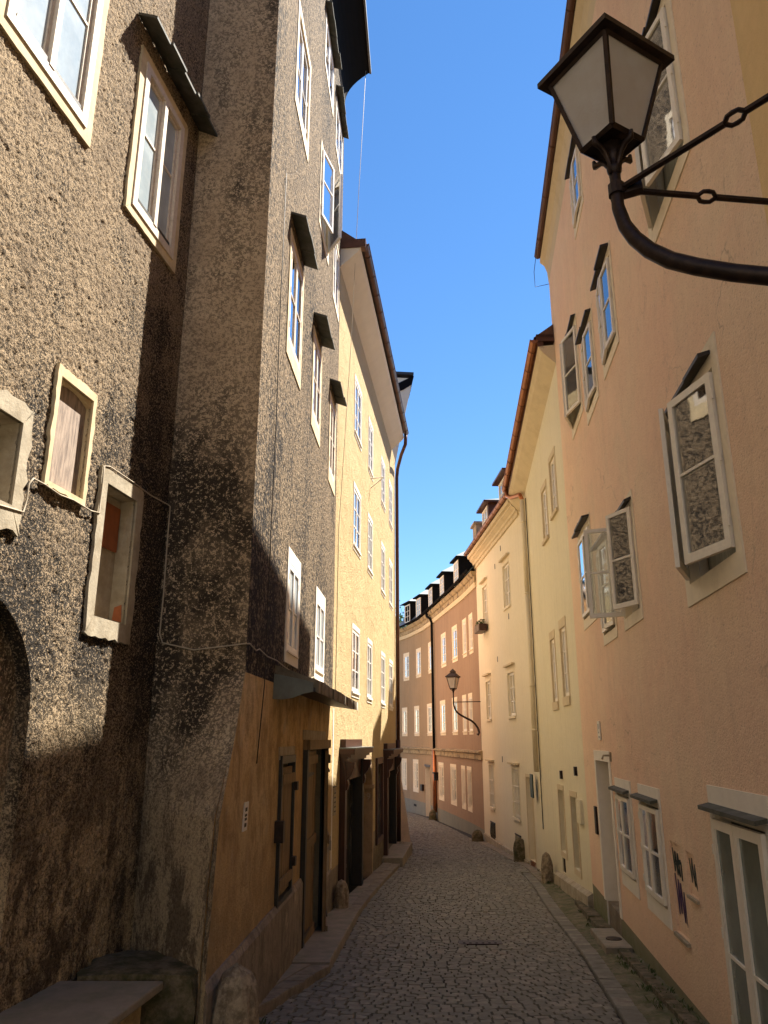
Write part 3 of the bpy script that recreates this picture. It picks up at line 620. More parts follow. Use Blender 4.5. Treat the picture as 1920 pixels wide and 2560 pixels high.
zb3 = tuple((z, 0) for z in (0.3, 0.6)) + tuple((z, 2) for z in (0.83, 1.1, 1.4, 1.86, 2.15, 2.43, 2.7)) + ((2.95, 3),)
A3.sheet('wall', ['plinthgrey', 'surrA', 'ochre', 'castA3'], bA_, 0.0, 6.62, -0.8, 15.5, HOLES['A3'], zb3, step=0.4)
extr(A3, 'plinth', 'plinthgrey', bA_, [(0, -0.5), (0.05, -0.5), (0.045, 0.78), (0.02, 0.83), (0, 0.83)], 0.05, 3.36, 0.3)
extr(A3, 'plinth', 'plinthgrey', bA_, [(0, -0.6), (0.03, -0.6), (0.03, 0.45), (0, 0.47)], 5.6, 6.5, 0.3)
A3.rbox('quoin_strip', 'surrw', bA_, 6.5, 6.63, 0.0, 0.012, 0.47, 2.9)
# black cove and roof
def cove(z0, z1, d1, n=8, pw=2.2): return [(d1*(i/n)**pw, z0+(z1-z0)*(i/n)) for i in range(n+1)] + [(d1+0.02, z1), (d1+0.02, z1+0.08), (-0.4, z1+0.1), (-0.4, z0)]
extr(A3, 'eave_cove', 'blackmetal', bA_, cove(15.45, 16.25, 0.5), -1.2, 6.72, 1.0)
A3.rbox('gutter_edge', 'lightmetal', bA_, -1.2, 6.73, 0.52, 0.56, 16.24, 16.34)
roof(A3, bA_, 'slateroof', -8.5, 6.72, 0.4, 16.35, 5, 35)
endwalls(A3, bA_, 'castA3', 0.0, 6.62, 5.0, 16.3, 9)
# canopy over the doors
cp = thing('door_canopy', 'stone-tiled canopy with green-grey sheet end over the double door on the dark ochre wall', 'canopy')
c0, c1, dO = 1.3, 6.15, 0.42
mb = MB(); mb.box8([A3.P(c0, 0, 2.92), A3.P(c1, 0, 2.92), A3.P(c1, dO, 2.86), A3.P(c0, dO, 2.86), A3.P(c0, 0, 3.04), A3.P(c1, 0, 3.04), A3.P(c1, dO, 2.9), A3.P(c0, dO, 2.9)]); mb.build('soffit', 'frameblack', cp)
ee = [(0.0, 2.79), (0.1, 2.785), (0.2, 2.8), (0.3, 2.84), (0.4, 2.86)]
mb = MB(); up_ = [(0.0, 3.04), (0.1, 3.02), (0.2, 3.0), (0.3, 2.98), (0.4, 2.95)]
for i in range(4): mb.box8([A3.P(c0-0.015, ee[i][0], ee[i][1]), A3.P(c0, ee[i][0], ee[i][1]), A3.P(c0, ee[i+1][0], ee[i+1][1]), A3.P(c0-0.015, ee[i+1][0], ee[i+1][1]), A3.P(c0-0.015, up_[i][0], up_[i][1]), A3.P(c0, up_[i][0], up_[i][1]), A3.P(c0, up_[i+1][0], up_[i+1][1]), A3.P(c0-0.015, up_[i+1][0], up_[i+1][1])])
mb.build('end_sheet', 'sheetgreen', cp)
n = 22
for i in range(n):
    a = c0+0.02+(c1-c0)*i/n; b = a+(c1-c0)/n-0.012; e = rnd.uniform(-0.012, 0.012); k = 0.008*(i % 2)
    mb = MB(); mb.box8([A3.P(a, 0.0, 3.05+k), A3.P(b, 0.0, 3.05+k), A3.P(b, dO+0.03+e, 2.85), A3.P(a, dO+0.03+e, 2.85), A3.P(a, 0.0, 3.13+k), A3.P(b, 0.0, 3.13+k), A3.P(b, dO+0.03+e, 2.965+k), A3.P(a, dO+0.03+e, 2.965+k)])
    mb.build('roof_tile', 'tile' if i < n-1 else 'white', cp)
# cables on the wall
def cable(name, pts, r, m, label): 
    mb = MB(); mb.tube(pts, r, 6); return tag(mb.build(name, m, None, True), label, 'cable')
q = [A1.P(a, 0.022, z) for a, z in ((3.3, 3.72), (3.45, 3.74), (3.55, 3.75), (3.645, 3.76), (3.66, 3.85), (3.66, 3.95), (3.7, 4.0), (3.83, 4.0), (4.0, 3.985), (4.17, 4.0), (4.4, 3.99), (4.52, 4.01), (4.515, 4.2), (4.52, 4.38), (4.6, 4.4), (4.99, 4.4), (5.3, 4.39), (5.62, 4.41))]
q += [A2.P(a, 0.025, z) for a, z in ((0.03, 4.4), (0.03, 4.07), (0.035, 3.62), (0.03, 3.27), (0.06, 3.19), (0.33, 3.13), (0.58, 3.16), (0.74, 3.18))] + [A3.P(a, 0.02, z) for a, z in ((0.03, 3.19), (0.3, 3.16), (0.44, 3.19), (0.8, 3.16), (1.3, 3.17), (1.69, 3.15), (2.4, 3.13), (3.0, 3.12), (3.55, 3.15), (4.05, 3.22), (4.15, 3.24))]
cable('wall_cable', q, 0.0065, 'cable', 'thin pale cable running round the boarded window and niche along the roughcast walls')
q = [A3.P(a, 0.02, z) for a, z in ((0.72, 8.6), (0.7, 7), (0.75, 5.4), (0.72, 3.9), (0.75, 2.9), (0.78, 2.2))]
cable('wall_wire', q, 0.005, 'cabled', 'dark thin wire hanging straight down the roughcast street front')
cable('hanging_wire', [A3.P(6.6, 0.45, 16.2), A3.P(6.62, 0.32, 13), A3.P(6.64, 0.2, 9.5), A3.P(6.66, 0.03, 6.0), A3.P(6.68, 0.02, 3.2)], 0.005, 'cable', 'pale wire hanging from the black eave corner against the sky')
pl = thing('wall_plate', 'small pale notice plate on the ochre wall left of the shuttered window', 'sign')
A3.rbox('plate', 'white', pl, 0.62, 0.72, 0.002, 0.012, 1.68, 1.9)
for z0, z1 in ((1.83, 1.86), (1.79, 1.81), (1.76, 1.78), (1.71, 1.74)): A3.rbox('mark', 'ink', pl, 0.645, 0.695, 0.0121, 0.014, z0, z1)
bx = MB(); A3.box(bx, 1.62, 1.72, 0.0, 0.09, 1.42, 1.62); tag(bx.build('key_box', 'iron'), 'small dark metal box fixed beside the narrow shutter on the ochre wall', 'box')

# ================================================================== yellow house (left, middle)
bB = thing('yellow_house', 'sunlit yellow roughcast house with white cove under the roof, left middle of the lane', 'house')
for i, (z0, z1) in enumerate(((8.66, 9.86), (6.2, 7.42), (3.3, 4.5))):
    for a, b in ((2.08, 3.02), (4.34, 5.1), (7.04, 7.86), (9.06, 9.92)):
        window(B, 'B', bB, a, b, z0, z1, sur=(0.055, 0.1, 0.11), sm='surrw', wm='paintw', bars=(0.33, 0.66), dep=0.045, back='curtaind' if i else 'room', sill=(0.02, 0.04, 0.035), fr=0.035)
HOLES['B'] += [(0.95, 3.1, -0.6, 1.8, 0.45, 2), (3.42, 5.45, -0.6, 2.2, 0.3, 2), (5.95, 7.2, 0.12, 1.95, 0.25, 2), (7.7, 10.0, -0.33, 1.9, 0.4, 2)]
B.sheet('wall', ['plinthgrey', 'surrw', 'plinthgrey', 'yellow'], bB, 0.0, 10.95, -1.0, 11.3, HOLES['B'], ((0.43, 3),), step=1.2)
extr(B, 'eave_cove', 'cove', bB, [(0.0, 11.22), (0.14, 11.34), (0.36, 11.55), (0.4, 11.62), (-0.2, 11.66), (-0.2, 11.22)], -0.02, 9.9, 1.2)
gutter(B, bB, 0.05, 9.85, 0.47, 11.74, 0.078, 'brownmetal', 14)
B.rbox('roof_verge', 'brownmetal', bB, -0.05, 0.12, -0.3, 0.5, 11.62, 11.8)
roof(B, bB, 'brownroof', 0.0, 9.9, 0.4, 11.76, 4, 38)
endwalls(B, bB, 'yellow', 0.0, 10.95, -1, 11.3, 8)
mb = MB(); mb.tube([B.P(9.75, 0.47, 11.68), B.P(9.8, 0.45, 11.35), B.P(10.2, 0.28, 11.15), B.P(10.78, 0.11, 10.9), B.P(10.8, 0.08, 10.6), B.P(10.8, 0.08, 6), B.P(10.8, 0.08, 2.4)], 0.055, 8); mb.build('downpipe', 'brownmetal', bB, True)
mb = MB(); mb.tube([B.P(10.8, 0.08, 2.4), B.P(10.8, 0.08, -0.62)], 0.07, 8); mb.build('downpipe', 'shopwood', bB, True)
mb = MB(); mb.tube([B.P(4.75, 0.0, 8.5), B.P(4.75, 0.32, 8.52)], 0.014, 6); mb.tube([B.P(4.75, 0.0, 8.25), B.P(4.75, 0.3, 8.5)], 0.014, 6); tag(mb.build('wall_bracket', 'surrw'), 'small cream iron bracket below a window on the yellow wall', 'bracket')
# shop portals
def portal(s0, s1, z0, zt, zl, od):
    pt = B.rbox('portal', 'shopwood', bB, s0, s0+0.22, -0.1, 0.1, z0, zt)
    B.rbox('pilaster', 'frameblack', pt, s1-0.2, s1, -0.1, 0.1, z0, zt)
    B.rbox('panel', 'shopwood', pt, s0+0.22, s0+0.5, -0.06, 0.02, z0, zl)
    for k in range(3): B.rbox('panel_moulding', 'shopwood', pt, s0+0.22, s0+0.52, 0.02, 0.06, z0+0.25+k*0.3, z0+0.31+k*0.3)
    B.rbox('transom', 'shopwood', pt, s0+0.22, s1-0.2, -0.1, 0.06, zl, zt)
    for k, (d, za, zb_) in enumerate(((0.14, zt, zt+0.06), (0.2, zt+0.06, zt+0.11), (0.27, zt+0.11, zt+0.2))): B.rbox('cornice', 'shopwood', pt, s0-0.04-k*0.03, s1+0.04+k*0.03, -0.02, d, za, zb_)
    B.rbox('cover', 'lightmetal', pt, s0-0.1, s1+0.1, -0.02, 0.29, zt+0.2, zt+0.222)
    B.rbox('blocking_course', 'shopwood', pt, s0, s1-0.3, 0.0, 0.1, zt+0.225, zt+0.36)
    for s in (s0+0.02, s1-0.18):   # scrolled consoles
        prof = [(0.1, zt-0.02), (0.25, zt-0.02), (0.25, zt-0.1), (0.2, zt-0.22), (0.13, zt-0.3), (0.15, zt-0.38), (0.13, zt-0.46), (0.1, zt-0.48)]
        extr(B, 'console', 'shopwood', pt, prof, s, s+0.16, 1)
    B.rbox('door', 'black', pt, s0+0.5, s1-0.2, -0.2, -0.14, z0, zl)
    return pt
portal(0.85, 3.2, -0.25, 2.05, 1.72, 0.3); p2 = portal(7.62, 10.1, -0.33, 1.95, 1.6, 0.3)
B.rbox('step', 'slab', bB, 7.3, 10.4, -0.3, 0.5, -0.7, -0.34)
W = MB(); B.ring(W, 6.05, 7.1, 0.22, 1.85, 0.13, 0.14, 0.12, -0.02, 0.05); W = W.build('shop_window', 'shopwood', bB); B.rbox('pane', 'glassg', W, 6.05, 7.1, -0.12, -0.1, 0.22, 1.85); B.rbox('room_backing', 'room', W, 5.95, 7.2, -0.27, -0.25, 0.12, 1.95)
ap_o = arch_pts(4.43, 1.0, 1.1, -0.6); ap_o = [(4.43+(a-4.43), z) for a, z in ap_o]
ad = MB(); pts = arch_pts(4.435, 1.0, 1.18, -0.6, 16)
# masonry between the arch and its square opening, then the door and stone ring
for a, b in zip(pts, pts[1:]):
    if a[1] > 1.15: ad.quad(B.P(a[0], -0.001, a[1]), B.P(b[0], -0.001, b[1]), B.P(b[0], -0.001, 2.2), B.P(a[0], -0.001, 2.2))
ad.build('arch_spandrel', 'yellow', bB)
arr = arch_band(B, bB, 'arched_doorway', 'archstone', pts, arch_pts(4.435, 0.86, 1.12, -0.6, 16), 0.012); arch_strip(B, arr, 'reveal', 'archstone', arch_pts(4.435, 0.86, 1.12, -0.6, 16), 0.012, -0.3)
B.rbox('impost', 'archstone', arr, 5.2, 5.45, -0.28, 0.05, 1.36, 1.44); B.rbox('impost', 'archstone', arr, 3.4, 3.6, -0.28, 0.05, 1.36, 1.44)
B.rbox('door', 'doorgreen', arr, 3.5, 5.4, -0.32, -0.29, -0.6, 2.1)
for k in range(6): B.rbox('door_plank', 'doorgreen', arr, 3.6+k*0.28, 3.86+k*0.28, -0.29, -0.27, -0.6, 1.1)
def text(s, size, m, parent, p, rot, name='lettering'):
    cu = bpy.data.curves.new(name, 'FONT'); cu.body = s; cu.size = size; cu.extrude = 0.002; cu.align_x = 'CENTER'
    t = bpy.data.objects.new(name+'_tmp', cu); COL.objects.link(t); t.location = p; t.rotation_euler = rot
    bpy.context.view_layer.update(); dg = bpy.context.evaluated_depsgraph_get()
    me = bpy.data.meshes.new_from_object(t.evaluated_get(dg)); me.transform(t.matrix_world); bpy.data.objects.remove(t)
    me.materials.clear(); me.materials.append(M[m]); o = bpy.data.objects.new(name, me); COL.objects.link(o); o.parent = parent; return o
pp = B.P(5.28, -0.13, 1.12); text('39', 0.2, 'num', arr, pp, (R(90), 0, R(-6)))
pl = thing('notice_sign', 'narrow framed notice on the yellow wall beside the first shop portal', 'sign')
B.rbox('plate', 'concrete', pl, 0.2, 0.42, 0.002, 0.02, 1.23, 1.66)
for k in range(5): B.rbox('mark', 'ink', pl, 0.24, 0.38, 0.0205, 0.023, 1.28+k*0.07, 1.3+k*0.07)
B.rbox('frame', 'ink', pl, 0.19, 0.43, 0.0, 0.025, 1.66, 1.675)
# ---- house round the bend on the left with battered corner and swept eave
H = Wall([(0.3, 24.35), (0.1, 27.5), (-1.2, 32.5), (-4.0, 38.0)], 'L')
bH = thing('bend_house', 'pinkish beige house behind the yellow one with swept white eave against the sky', 'house')
H.sheet('wall', ['pink', 'surrw'], bH, 0, 15, -1.5, 11.6, [], ((-1, 0), (0, 0)), step=1.2)
extr(H, 'buttress', 'pink', bH, [(0.0, -0.62), (0.5, -0.62), (0.33, 0.6), (0.17, 1.6), (0.02, 2.5), (0.0, 2.5)], 0.0, 0.7, 1)
H.rbox('buttress_base', 'gstone', bH, 0.0, 0.66, 0.0, 0.46, -1.2, -0.62)
extr(H, 'eave_cove', 'cove', bH, [(0.15, 11.6), (0.3, 12.4), (0.5, 13.5), (0.82, 15.0), (0.85, 15.2), (-0.5, 15.2), (-0.5, 11.6)], 1.4, 6, 1.2)
extr(H, 'fascia', 'blackmetal', bH, [(0.82, 14.95), (0.9, 15.3), (0.2, 14.9), (0.12, 14.55), (0.5, 14.72)], 1.36, 6, 1.2)
H.rbox('roof', 'slateroof', bH, 1.3, 6, -4, 0.88, 15.3, 15.4); H.rbox('side_wall', 'cove', bH, 1.5, 1.6, -4, 0.0, 11, 15.2)
# ================================================================== salmon house (right, near)
bC = thing('salmon_house', 'large salmon pink plastered house with open cream casements along the right side', 'house')
def wC(*a, **k):
    k.setdefault('sm', 'surr'); k.setdefault('outflush', True); k.setdefault('back', 'curtainm'); return window(C, 'C', bC, *a, **k)
wC(1.06, 2.2, 6.98, 8.42, sur=(0.12, 0.14, 0.16), th=(16, 20), bars=(0.52,), fr=0.055, hood=(1.0, 2.26, 8.6, 0.1, 0.03, 'frameblack', 3), dep=0.12)
wC(5.48, 6.24, 9.98, 10.92, sur=(0.08, 0.1, 0.12), back='room', hood=(5.4, 6.3, 11.04, 0.1, 0.03, 'frameblack', 2), dep=0.08, th=(3, 3))
wC(4.1, 4.95, 6.97, 8.06, sur=(0.08, 0.14, 0.14), th=(4, 5), hood=(4.06, 5.02, 8.2, 0.1, 0.03, 'frameblack', 2), dep=0.1)
wC(5.58, 6.44, 6.97, 8.05, sur=(0.08, 0.14, 0.14), th=(5, 4), hood=(5.54, 6.5, 8.2, 0.1, 0.03, 'frameblack', 2), dep=0.1)
wC(6.92, 8.0, 7.36, 8.75, sur=(0.08, 0.14, 0.14), th=(16, 18), hood=(6.86, 8.1, 8.9, 0.1, 0.03, 'frameblack', 2), dep=0.1)
wC(1.11, 2.28, 3.63, 5.02, sur=(0.13, 0.22, 0.17), th=(17, 22), hood=(1.1, 2.3, 5.16, 0.09, 0.03, 'frameblack', 3), bars=(0.52,), fr=0.06, dep=0.12)
wC(7.12, 8.28, 4.22, 5.5, sur=(0.08, 0.16, 0.15), th=(0, 0), hood=(7.05, 8.35, 5.64, 0.11, 0.03, 'frameblack', 3), dep=0.1)
wC(5.7, 6.56, 3.76, 4.92, sur=(0.08, 0.14, 0.13), th=(6, 0), hood=(5.62, 6.6, 5.0, 0.12, 0.04, 'frameblack', 2), dep=0.1)
wC(4.2, 5.05, 3.76, 4.92, sur=(0.08, 0.14, 0.13), th=(28, 108), hood=(4.15, 5.1, 5.0, 0.1, 0.04, 'frameblack', 2), dep=0.12)
for a, b in ((5.74, 6.6), (4.25, 5.12)):
    wC(a, b, 0.82, 1.76, sur=(0.085, 0.17, 0.16), sm='surrw', th=(1, 1), back='curtaind', hood=(a-0.0, b+0.14, 1.83, 0.1, 0.02, 'slate', 1), bars=(0.5,), dep=0.08)
W = wC(1.26, 2.36, 0.2, 1.86, sur=(0.1, 0.2, 0.3), sm='surrw', th=(1, 1), gm='milk', back='curtaind', hood=(1.18, 2.44, 1.93, 0.11, 0.02, 'slate', 1), bars=(0.42,), fr=0.07, dep=0.08)
HOLES['C'] += [(7.06, 8.2, -0.5, 2.11, 0.55, 2), (3.56, 3.98, 0.7, 1.48, 0.03, 3), (3.1, 3.38, 1.12, 1.46, 0.025, 3)]
C.sheet('wall', ['mossplinth', 'surr', 'surrw', 'pink'], bC, -0.1, 9.75, -1.0, lambda s: 11.75, HOLES['C'], ((0.2, 3),), step=1.1)
W = MB(); C.ring(W, 7.06, 8.2, 0.2, 2.11, 0.12, 0.14, 0.0, 0.0, 0.014); W = W.build('doorway', 'surrw', bC); C.rbox('door_leaf', 'paint', W, 7.06, 8.2, -0.56, -0.52, -0.5, 2.11)
C.rbox('door_step', 'plinthgrey', W, 7.07, 8.19, -0.52, -0.02, -0.6, 0.19)
C.rbox('recess_back', 'pink', bC, 3.56, 3.98, -0.04, -0.02, 0.7, 1.48); C.rbox('recess_back', 'pink', bC, 3.1, 3.38, -0.04, -0.015, 1.12, 1.46)
C.rbox('recess_sill', 'concrete', bC, 3.53, 4.01, 0.0, 0.03, 0.66, 0.69); C.rbox('recess_sill', 'concrete', bC, 3.08, 3.4, 0.0, 0.025, 1.085, 1.11)
def scrib(nm, m, pts, d, wd, lab):
    mb = MB()
    for a, b in zip(pts, pts[1:]):
        dx, dz = b[0]-a[0], b[1]-a[1]; L = math.hypot(dx, dz) or 1; nx, nz = -dz/L*wd, dx/L*wd
        mb.quad(C.P(a[0]-nx, d, a[1]-nz), C.P(b[0]-nx, d, b[1]-nz), C.P(b[0]+nx, d, b[1]+nz), C.P(a[0]+nx, d, a[1]+nz))
    return mb.build(nm, m, bC)
Z_ = lambda cs, z, ws, hs, n, sd: [(cs+ws*math.sin(i*2.1+sd)*random.Random(sd*7+i).uniform(0.6, 1), z+hs*(i/n)+0.05*math.cos(i*2.7+sd)) for i in range(n+1)]
scrib('graffiti_paint', 'inkv', [(3.93, 1.2), (3.88, 0.86), (3.83, 1.16), (3.8, 0.88), (3.76, 1.14), (3.7, 0.82), (3.66, 1.08), (3.62, 0.8), (3.66, 0.98), (3.59, 0.74), (3.585, 0.92)], -0.016, 0.02, '')
scrib('graffiti_paint', 'inkg', [(3.94, 1.42), (3.9, 1.22), (3.85, 1.4), (3.81, 1.2), (3.76, 1.39), (3.72, 1.2), (3.85, 1.3), (3.66, 1.33), (3.66, 1.17)], -0.0155, 0.02, '')
scrib('graffiti_paint', 'inkg', [(3.33, 1.41), (3.29, 1.22), (3.25, 1.42), (3.21, 1.2), (3.17, 1.38), (3.14, 1.18), (3.24, 1.3)], -0.011, 0.013, '')
extr(C, 'eave_cove', 'cornice', bC, [(0.0, 11.35), (0.02, 11.6), (0.07, 11.75), (0.15, 11.83), (0.15, 11.9), (-0.3, 11.9), (-0.3, 11.35)], -0.3, 9.8, 1.1)
gutter(C, bC, -0.3, 9.7, 0.2, 11.92, 0.06, 'brownmetal', 8); roof(C, bC, 'brownroof', -0.3, 9.78, 0.16, 11.95, 4.5, 38)
endwalls(C, bC, 'pink', -0.1, 9.75, -1, 11.75, 9)
cable('eave_wire', [C.P(9.3, 0.25, 11.85), C.P(9.45, 0.32, 11.4), C.P(9.6, 0.3, 11.15), C.P(9.6, 0.02, 11.2)], 0.006, 'cabled', 'loose black wire looping below the eave end of the salmon house')
pl = thing('street_sign', 'small white enamel plate with dark figures above the tall doorway on the pink wall', 'sign')
C.rbox('plate', 'white', pl, 7.52, 7.72, 0.004, 0.022, 2.4, 2.66)
C.rbox('mark', 'ink', pl, 7.58, 7.6, 0.0225, 0.024, 2.55, 2.62); C.rbox('mark', 'ink', pl, 7.64, 7.66, 0.0225, 0.024, 2.52, 2.62); C.rbox('mark', 'ink', pl, 7.6, 7.64, 0.0225, 0.024, 2.49, 2.515); C.rbox('mark', 'ink', pl, 7.57, 7.63, 0.0225, 0.024, 2.425, 2.455)
mb = MB(); C.box(mb, 8.46, 8.62, 0.0, 0.03, 1.04, 1.43); tag(mb.build('intercom_panel', 'iron'), 'narrow dark intercom panel beside the tall doorway of the pink house', 'panel')
mb = MB(); mb.tube([C.P(6.86, 0.0, 2.2), C.P(6.86, 0.1, 2.2), C.P(6.86, 0.12, 2.15)], 0.014, 6); C.box(mb, 6.83, 6.89, 0.0, 0.02, 2.12, 2.24); tag(mb.build('wall_hook', 'concrete'), 'small metal hook at the top corner of the tall doorway', 'hook')
# apricot house: nearest on the right
bG = thing('apricot_house', 'plain apricot plastered house at the top right edge of the picture', 'house')
C.sheet('wall', ['apricot'], bG, -6, -0.1, -1.0, 12.0, [], (), step=2.0); endwalls(C, bG, 'apricot', -6, -0.1, -1, 12.0, 9); roof(C, bG, 'brownroof', -6, -0.1, 0.2, 12.0, 4.5, 38)
Q = Wall([(-12, -15), (14, -17)], 'R'); bQ = thing('added_bounce_house', 'pale house added out of view behind the camera to bounce sunlight into the lane', 'house')  # added unseen house, its pale sunlit front bounces fill into the shaded lane
Q.sheet('wall', ['cream', 'surrw'], bQ, 0, 26, -1, 10, [(3+k*3.2, 4.1+k*3.2, z, z+1.5, 0.2, 1) for k in range(7) for z in (1.8, 4.8, 7.6)], (), step=3.0); Q.rbox('panes', 'frost', bQ, 0.5, 25.5, -0.24, -0.2, 1, 9.6); roof(Q, bQ, 'brownroof', 0, 26, 0.3, 10, 5, 35)

# ================================================================== pale yellow house and cream house (right, middle)
bF = thing('pale_yellow_house', 'pale yellow green roughcast house with copper gutter, between the salmon and cream fronts', 'house')
zF = lambda s: 9.5-0.2*s
fw = dict(sm='cornice', wm='paint', dep=0.07, bars=(0.33, 0.66), fr=0.035)
window(F, 'F', bF, 0.8, 1.42, 6.72, 7.86, sur=(0.07, 0.12, 0.06), sill=(0.06, 0.07, 0.05), back='curtaind', **fw)
window(F, 'F', bF, 1.98, 2.58, 6.48, 7.58, sur=(0.07, 0.12, 0.06), sill=(0.06, 0.07, 0.05), back='curtain', **fw)
window(F, 'F', bF, 0.86, 1.42, 3.17, 4.45, sur=(0.07, 0.17, 0.02), sill=(0.05, 0.16, 0.03), back='curtaind', **fw)
window(F, 'F', bF, 2.1, 2.62, 3.13, 4.38, sur=(0.06, 0.16, 0.02), sill=(0.05, 0.16, 0.03), back='curtaind', **fw)
HOLES['F'] += [(0.9, 1.42, 0.22, 1.42, 0.12, 2), (2.18, 2.72, 0.34, 1.46, 0.12, 2), (2.42, 2.74, -0.04, 0.22, 0.1, 2)]
F.sheet('wall', ['paleyellow', 'cornice', 'paleyellow'], bF, 0.0, 6.0, -1.2, lambda s: zF(s)+0.05, HOLES['F'], (), step=0.9)
for a, b, c, d in ((0.9, 1.42, 0.22, 1.42), (2.18, 2.72, 0.34, 1.46)):
    W = MB(); F.ring(W, a, b, c, d, 0.06, 0.1, 0.1, 0, 0.015); W = W.build('blind_window', 'cornice', bF); F.rbox('panel', 'concrete', W, a, b, -0.14, -0.12, c, d)
W = F.rbox('cellar_grating', 'black', bF, 2.42, 2.74, -0.12, -0.1, -0.04, 0.22)
for k in range(5): F.rbox('bar', 'iron', W, 2.46+k*0.06, 2.472+k*0.06, -0.03, -0.018, -0.04, 0.22)
mb = MB(); F.box(mb, 0.36, 0.72, 0.0, 0.05, 1.04, 1.42); tag(mb.build('meter_box', 'paleyellow'), 'flat pale yellow meter box at the corner next to the pink wall', 'box')
for a, z in ((2.12, 1.68), (0.64, 1.8)): 
    mb = MB(); F.box(mb, a, a+0.08, 0.0, 0.05, z, z+0.15); tag(mb.build('wall_lamp', 'iron'), 'small dark wall fitting above the %s blind window of the pale yellow house' % ('left' if a > 1 else 'right'), 'wall fitting')
extr(F, 'plinth', 'concrete', bF, [(0, -1.2), (0.1, -1.2), (0.09, 0.0), (0.0, 0.05)], 0.02, 3.4, 1, zf=lambda s: -0.05*s)
zF2 = lambda s: -0.2*s
extr(F, 'eave_cove', 'cornice', bF, [(0.0, 9.42), (0.08, 9.5), (0.25, 9.68), (0.32, 9.8), (-0.3, 9.85), (-0.3, 9.42)], 0.02, 6.1, 0.9, zf=zF2)
extr(F, 'fascia', 'brownmetal', bF, [(0.22, 9.76), (0.32, 9.8), (0.34, 9.9), (0.22, 9.9)], 0.02, 6.1, 0.9, zf=zF2)
gutter(F, bF, 0.0, 6.0, 0.39, 9.93, 0.078, 'copper', 10, zf=lambda s: 9.93-0.19*s)
roof(F, bF, 'brownroof', 0.0, 6.3, 0.4, 9.98, 4, 36, zf=zF2)
F.rbox('roof_verge', 'brownmetal', bF, 0.0, 0.1, -0.4, 0.35, 9.9, 10.05)
endwalls(F, bF, 'paleyellow', 0.0, 6.5, -1.2, 8.5, 8)
mb = MB(); mb.tube([F.P(5.9, 0.38, 8.75), F.P(5.9, 0.35, 8.58), F.P(5.6, 0.28, 8.45), F.P(5.15, 0.12, 8.38), F.P(5.0, 0.09, 8.2)], 0.055, 8); mb.build('downpipe', 'coppernew', bF, True)
mb = MB(); mb.tube([F.P(5.0, 0.09, 8.2), F.P(5.0, 0.09, 5.8)], 0.06, 8); mb.tube([F.P(5.0, 0.09, 5.8), F.P(5.02, 0.09, 1.7)], 0.06, 8)
for z in (7.6, 5.8, 3.6, 2.6): mb.tube([F.P(5.0, 0.09, z), F.P(5.0, 0.09, z+0.04)], 0.068, 8)
mb.build('downpipe', 'pipecream', bF, True)
cable('pipe_wire', [F.P(4.86, 0.03, z) for z in (8.2, 6.5, 5, 3.4, 1.7, 0.5)], 0.012, 'cabled', 'dark conduit running down beside the cream downpipe')

bE = thing('cream_house', 'smooth cream house with moulded cornice, flower box and barred ground floor windows', 'house')
ew = dict(sm='cream', wm='paint', dep=0.09, bars=(0.33, 0.66), fr=0.035, sur=(0.05, 0.06, 0.0), sill=(0.03, 0.07, 0.05))
for a, b in ((1.45, 2.3), (4.9, 5.65)):
    window(E, 'E', bE, a, b, 6.06, 7.3, back='curtain' if a < 3 else 'room', **ew); window(E, 'E', bE, a, b, 3.03, 4.2, back='curtaind' if a < 3 else 'room', **ew)
    W = window(E, 'E', bE, a, b-0.02, 0.42, 1.64, back='curtaind', **ew)
    for z in (7.46, 4.38, 1.76): E.rbox('window_cornice', 'cornice', bE, a-0.13, b+0.13, 0.0, 0.1, z, z+0.05)
    for k in range(4): E.rbox('bar', 'paint', W, a+0.14+k*0.17, a+0.155+k*0.17, 0.0, 0.014, 0.44, 1.62)
    for z in (0.8, 1.2): E.rbox('bar', 'paint', W, a, b-0.02, 0.015, 0.027, z, z+0.015)
HOLES['E'] += [(4.95, 5.7, -0.5, -0.04, 0.12, 2), (1.5, 2.2, -0.44, -0.02, 0.12, 2), (0.02, 0.62, -0.42, 1.5, 0.4, 2)]
E.sheet('wall', ['cream', 'cream', 'cream'], bE, -0.5, 6.81, -1.3, 8.4, HOLES['E'], (), step=0.8)
for a, b, c, d in ((4.95, 5.7, -0.5, -0.04), (1.5, 2.2, -0.44, -0.02)):
    W = E.rbox('cellar_grille', 'black', bE, a, b, -0.13, -0.11, c, d)
    for k in range(6):
        x = a+(b-a)*(k+0.5)/6; g = MB(); g.tube([E.P(x, 0.01, c), E.P(x+0.04, 0.03, (c*2+d)/3), E.P(x-0.04, 0.03, (c+2*d)/3), E.P(x, 0.01, d)], 0.01, 5); g.build('bar', 'concrete' if a < 3 else 'iron', W)
    E.rbox('grille_frame', 'iron', W, a, b, -0.01, 0.02, d, d+0.03)
W = MB(); E.ring(W, 0.02, 0.62, -0.42, 1.5, 0.05, 0.08, 0, 0, 0.015); W = W.build('doorway', 'cornice', bE); E.rbox('door_leaf', 'surrw', W, 0.02, 0.62, -0.42, -0.38, -0.42, 1.5)
E.rbox('threshold', 'terrapot', W, 0.0, 0.62, -0.38, 0.0, -0.6, -0.43)
for s, z in ((2.5, 7.92), (3.43, 7.57), (1.78, 5.76), (3.6, 4.74), (3.5, 1.86)): E.rbox('vent', 'ink', bE, s-0.05, s+0.03, 0.001, 0.006, z-0.08, z+0.08)
extr(E, 'plinth', 'concrete', bE, [(0, -1.4), (0.05, -1.4), (0.04, -0.5), (0.0, -0.48)], 0.7, 6.8, 1)
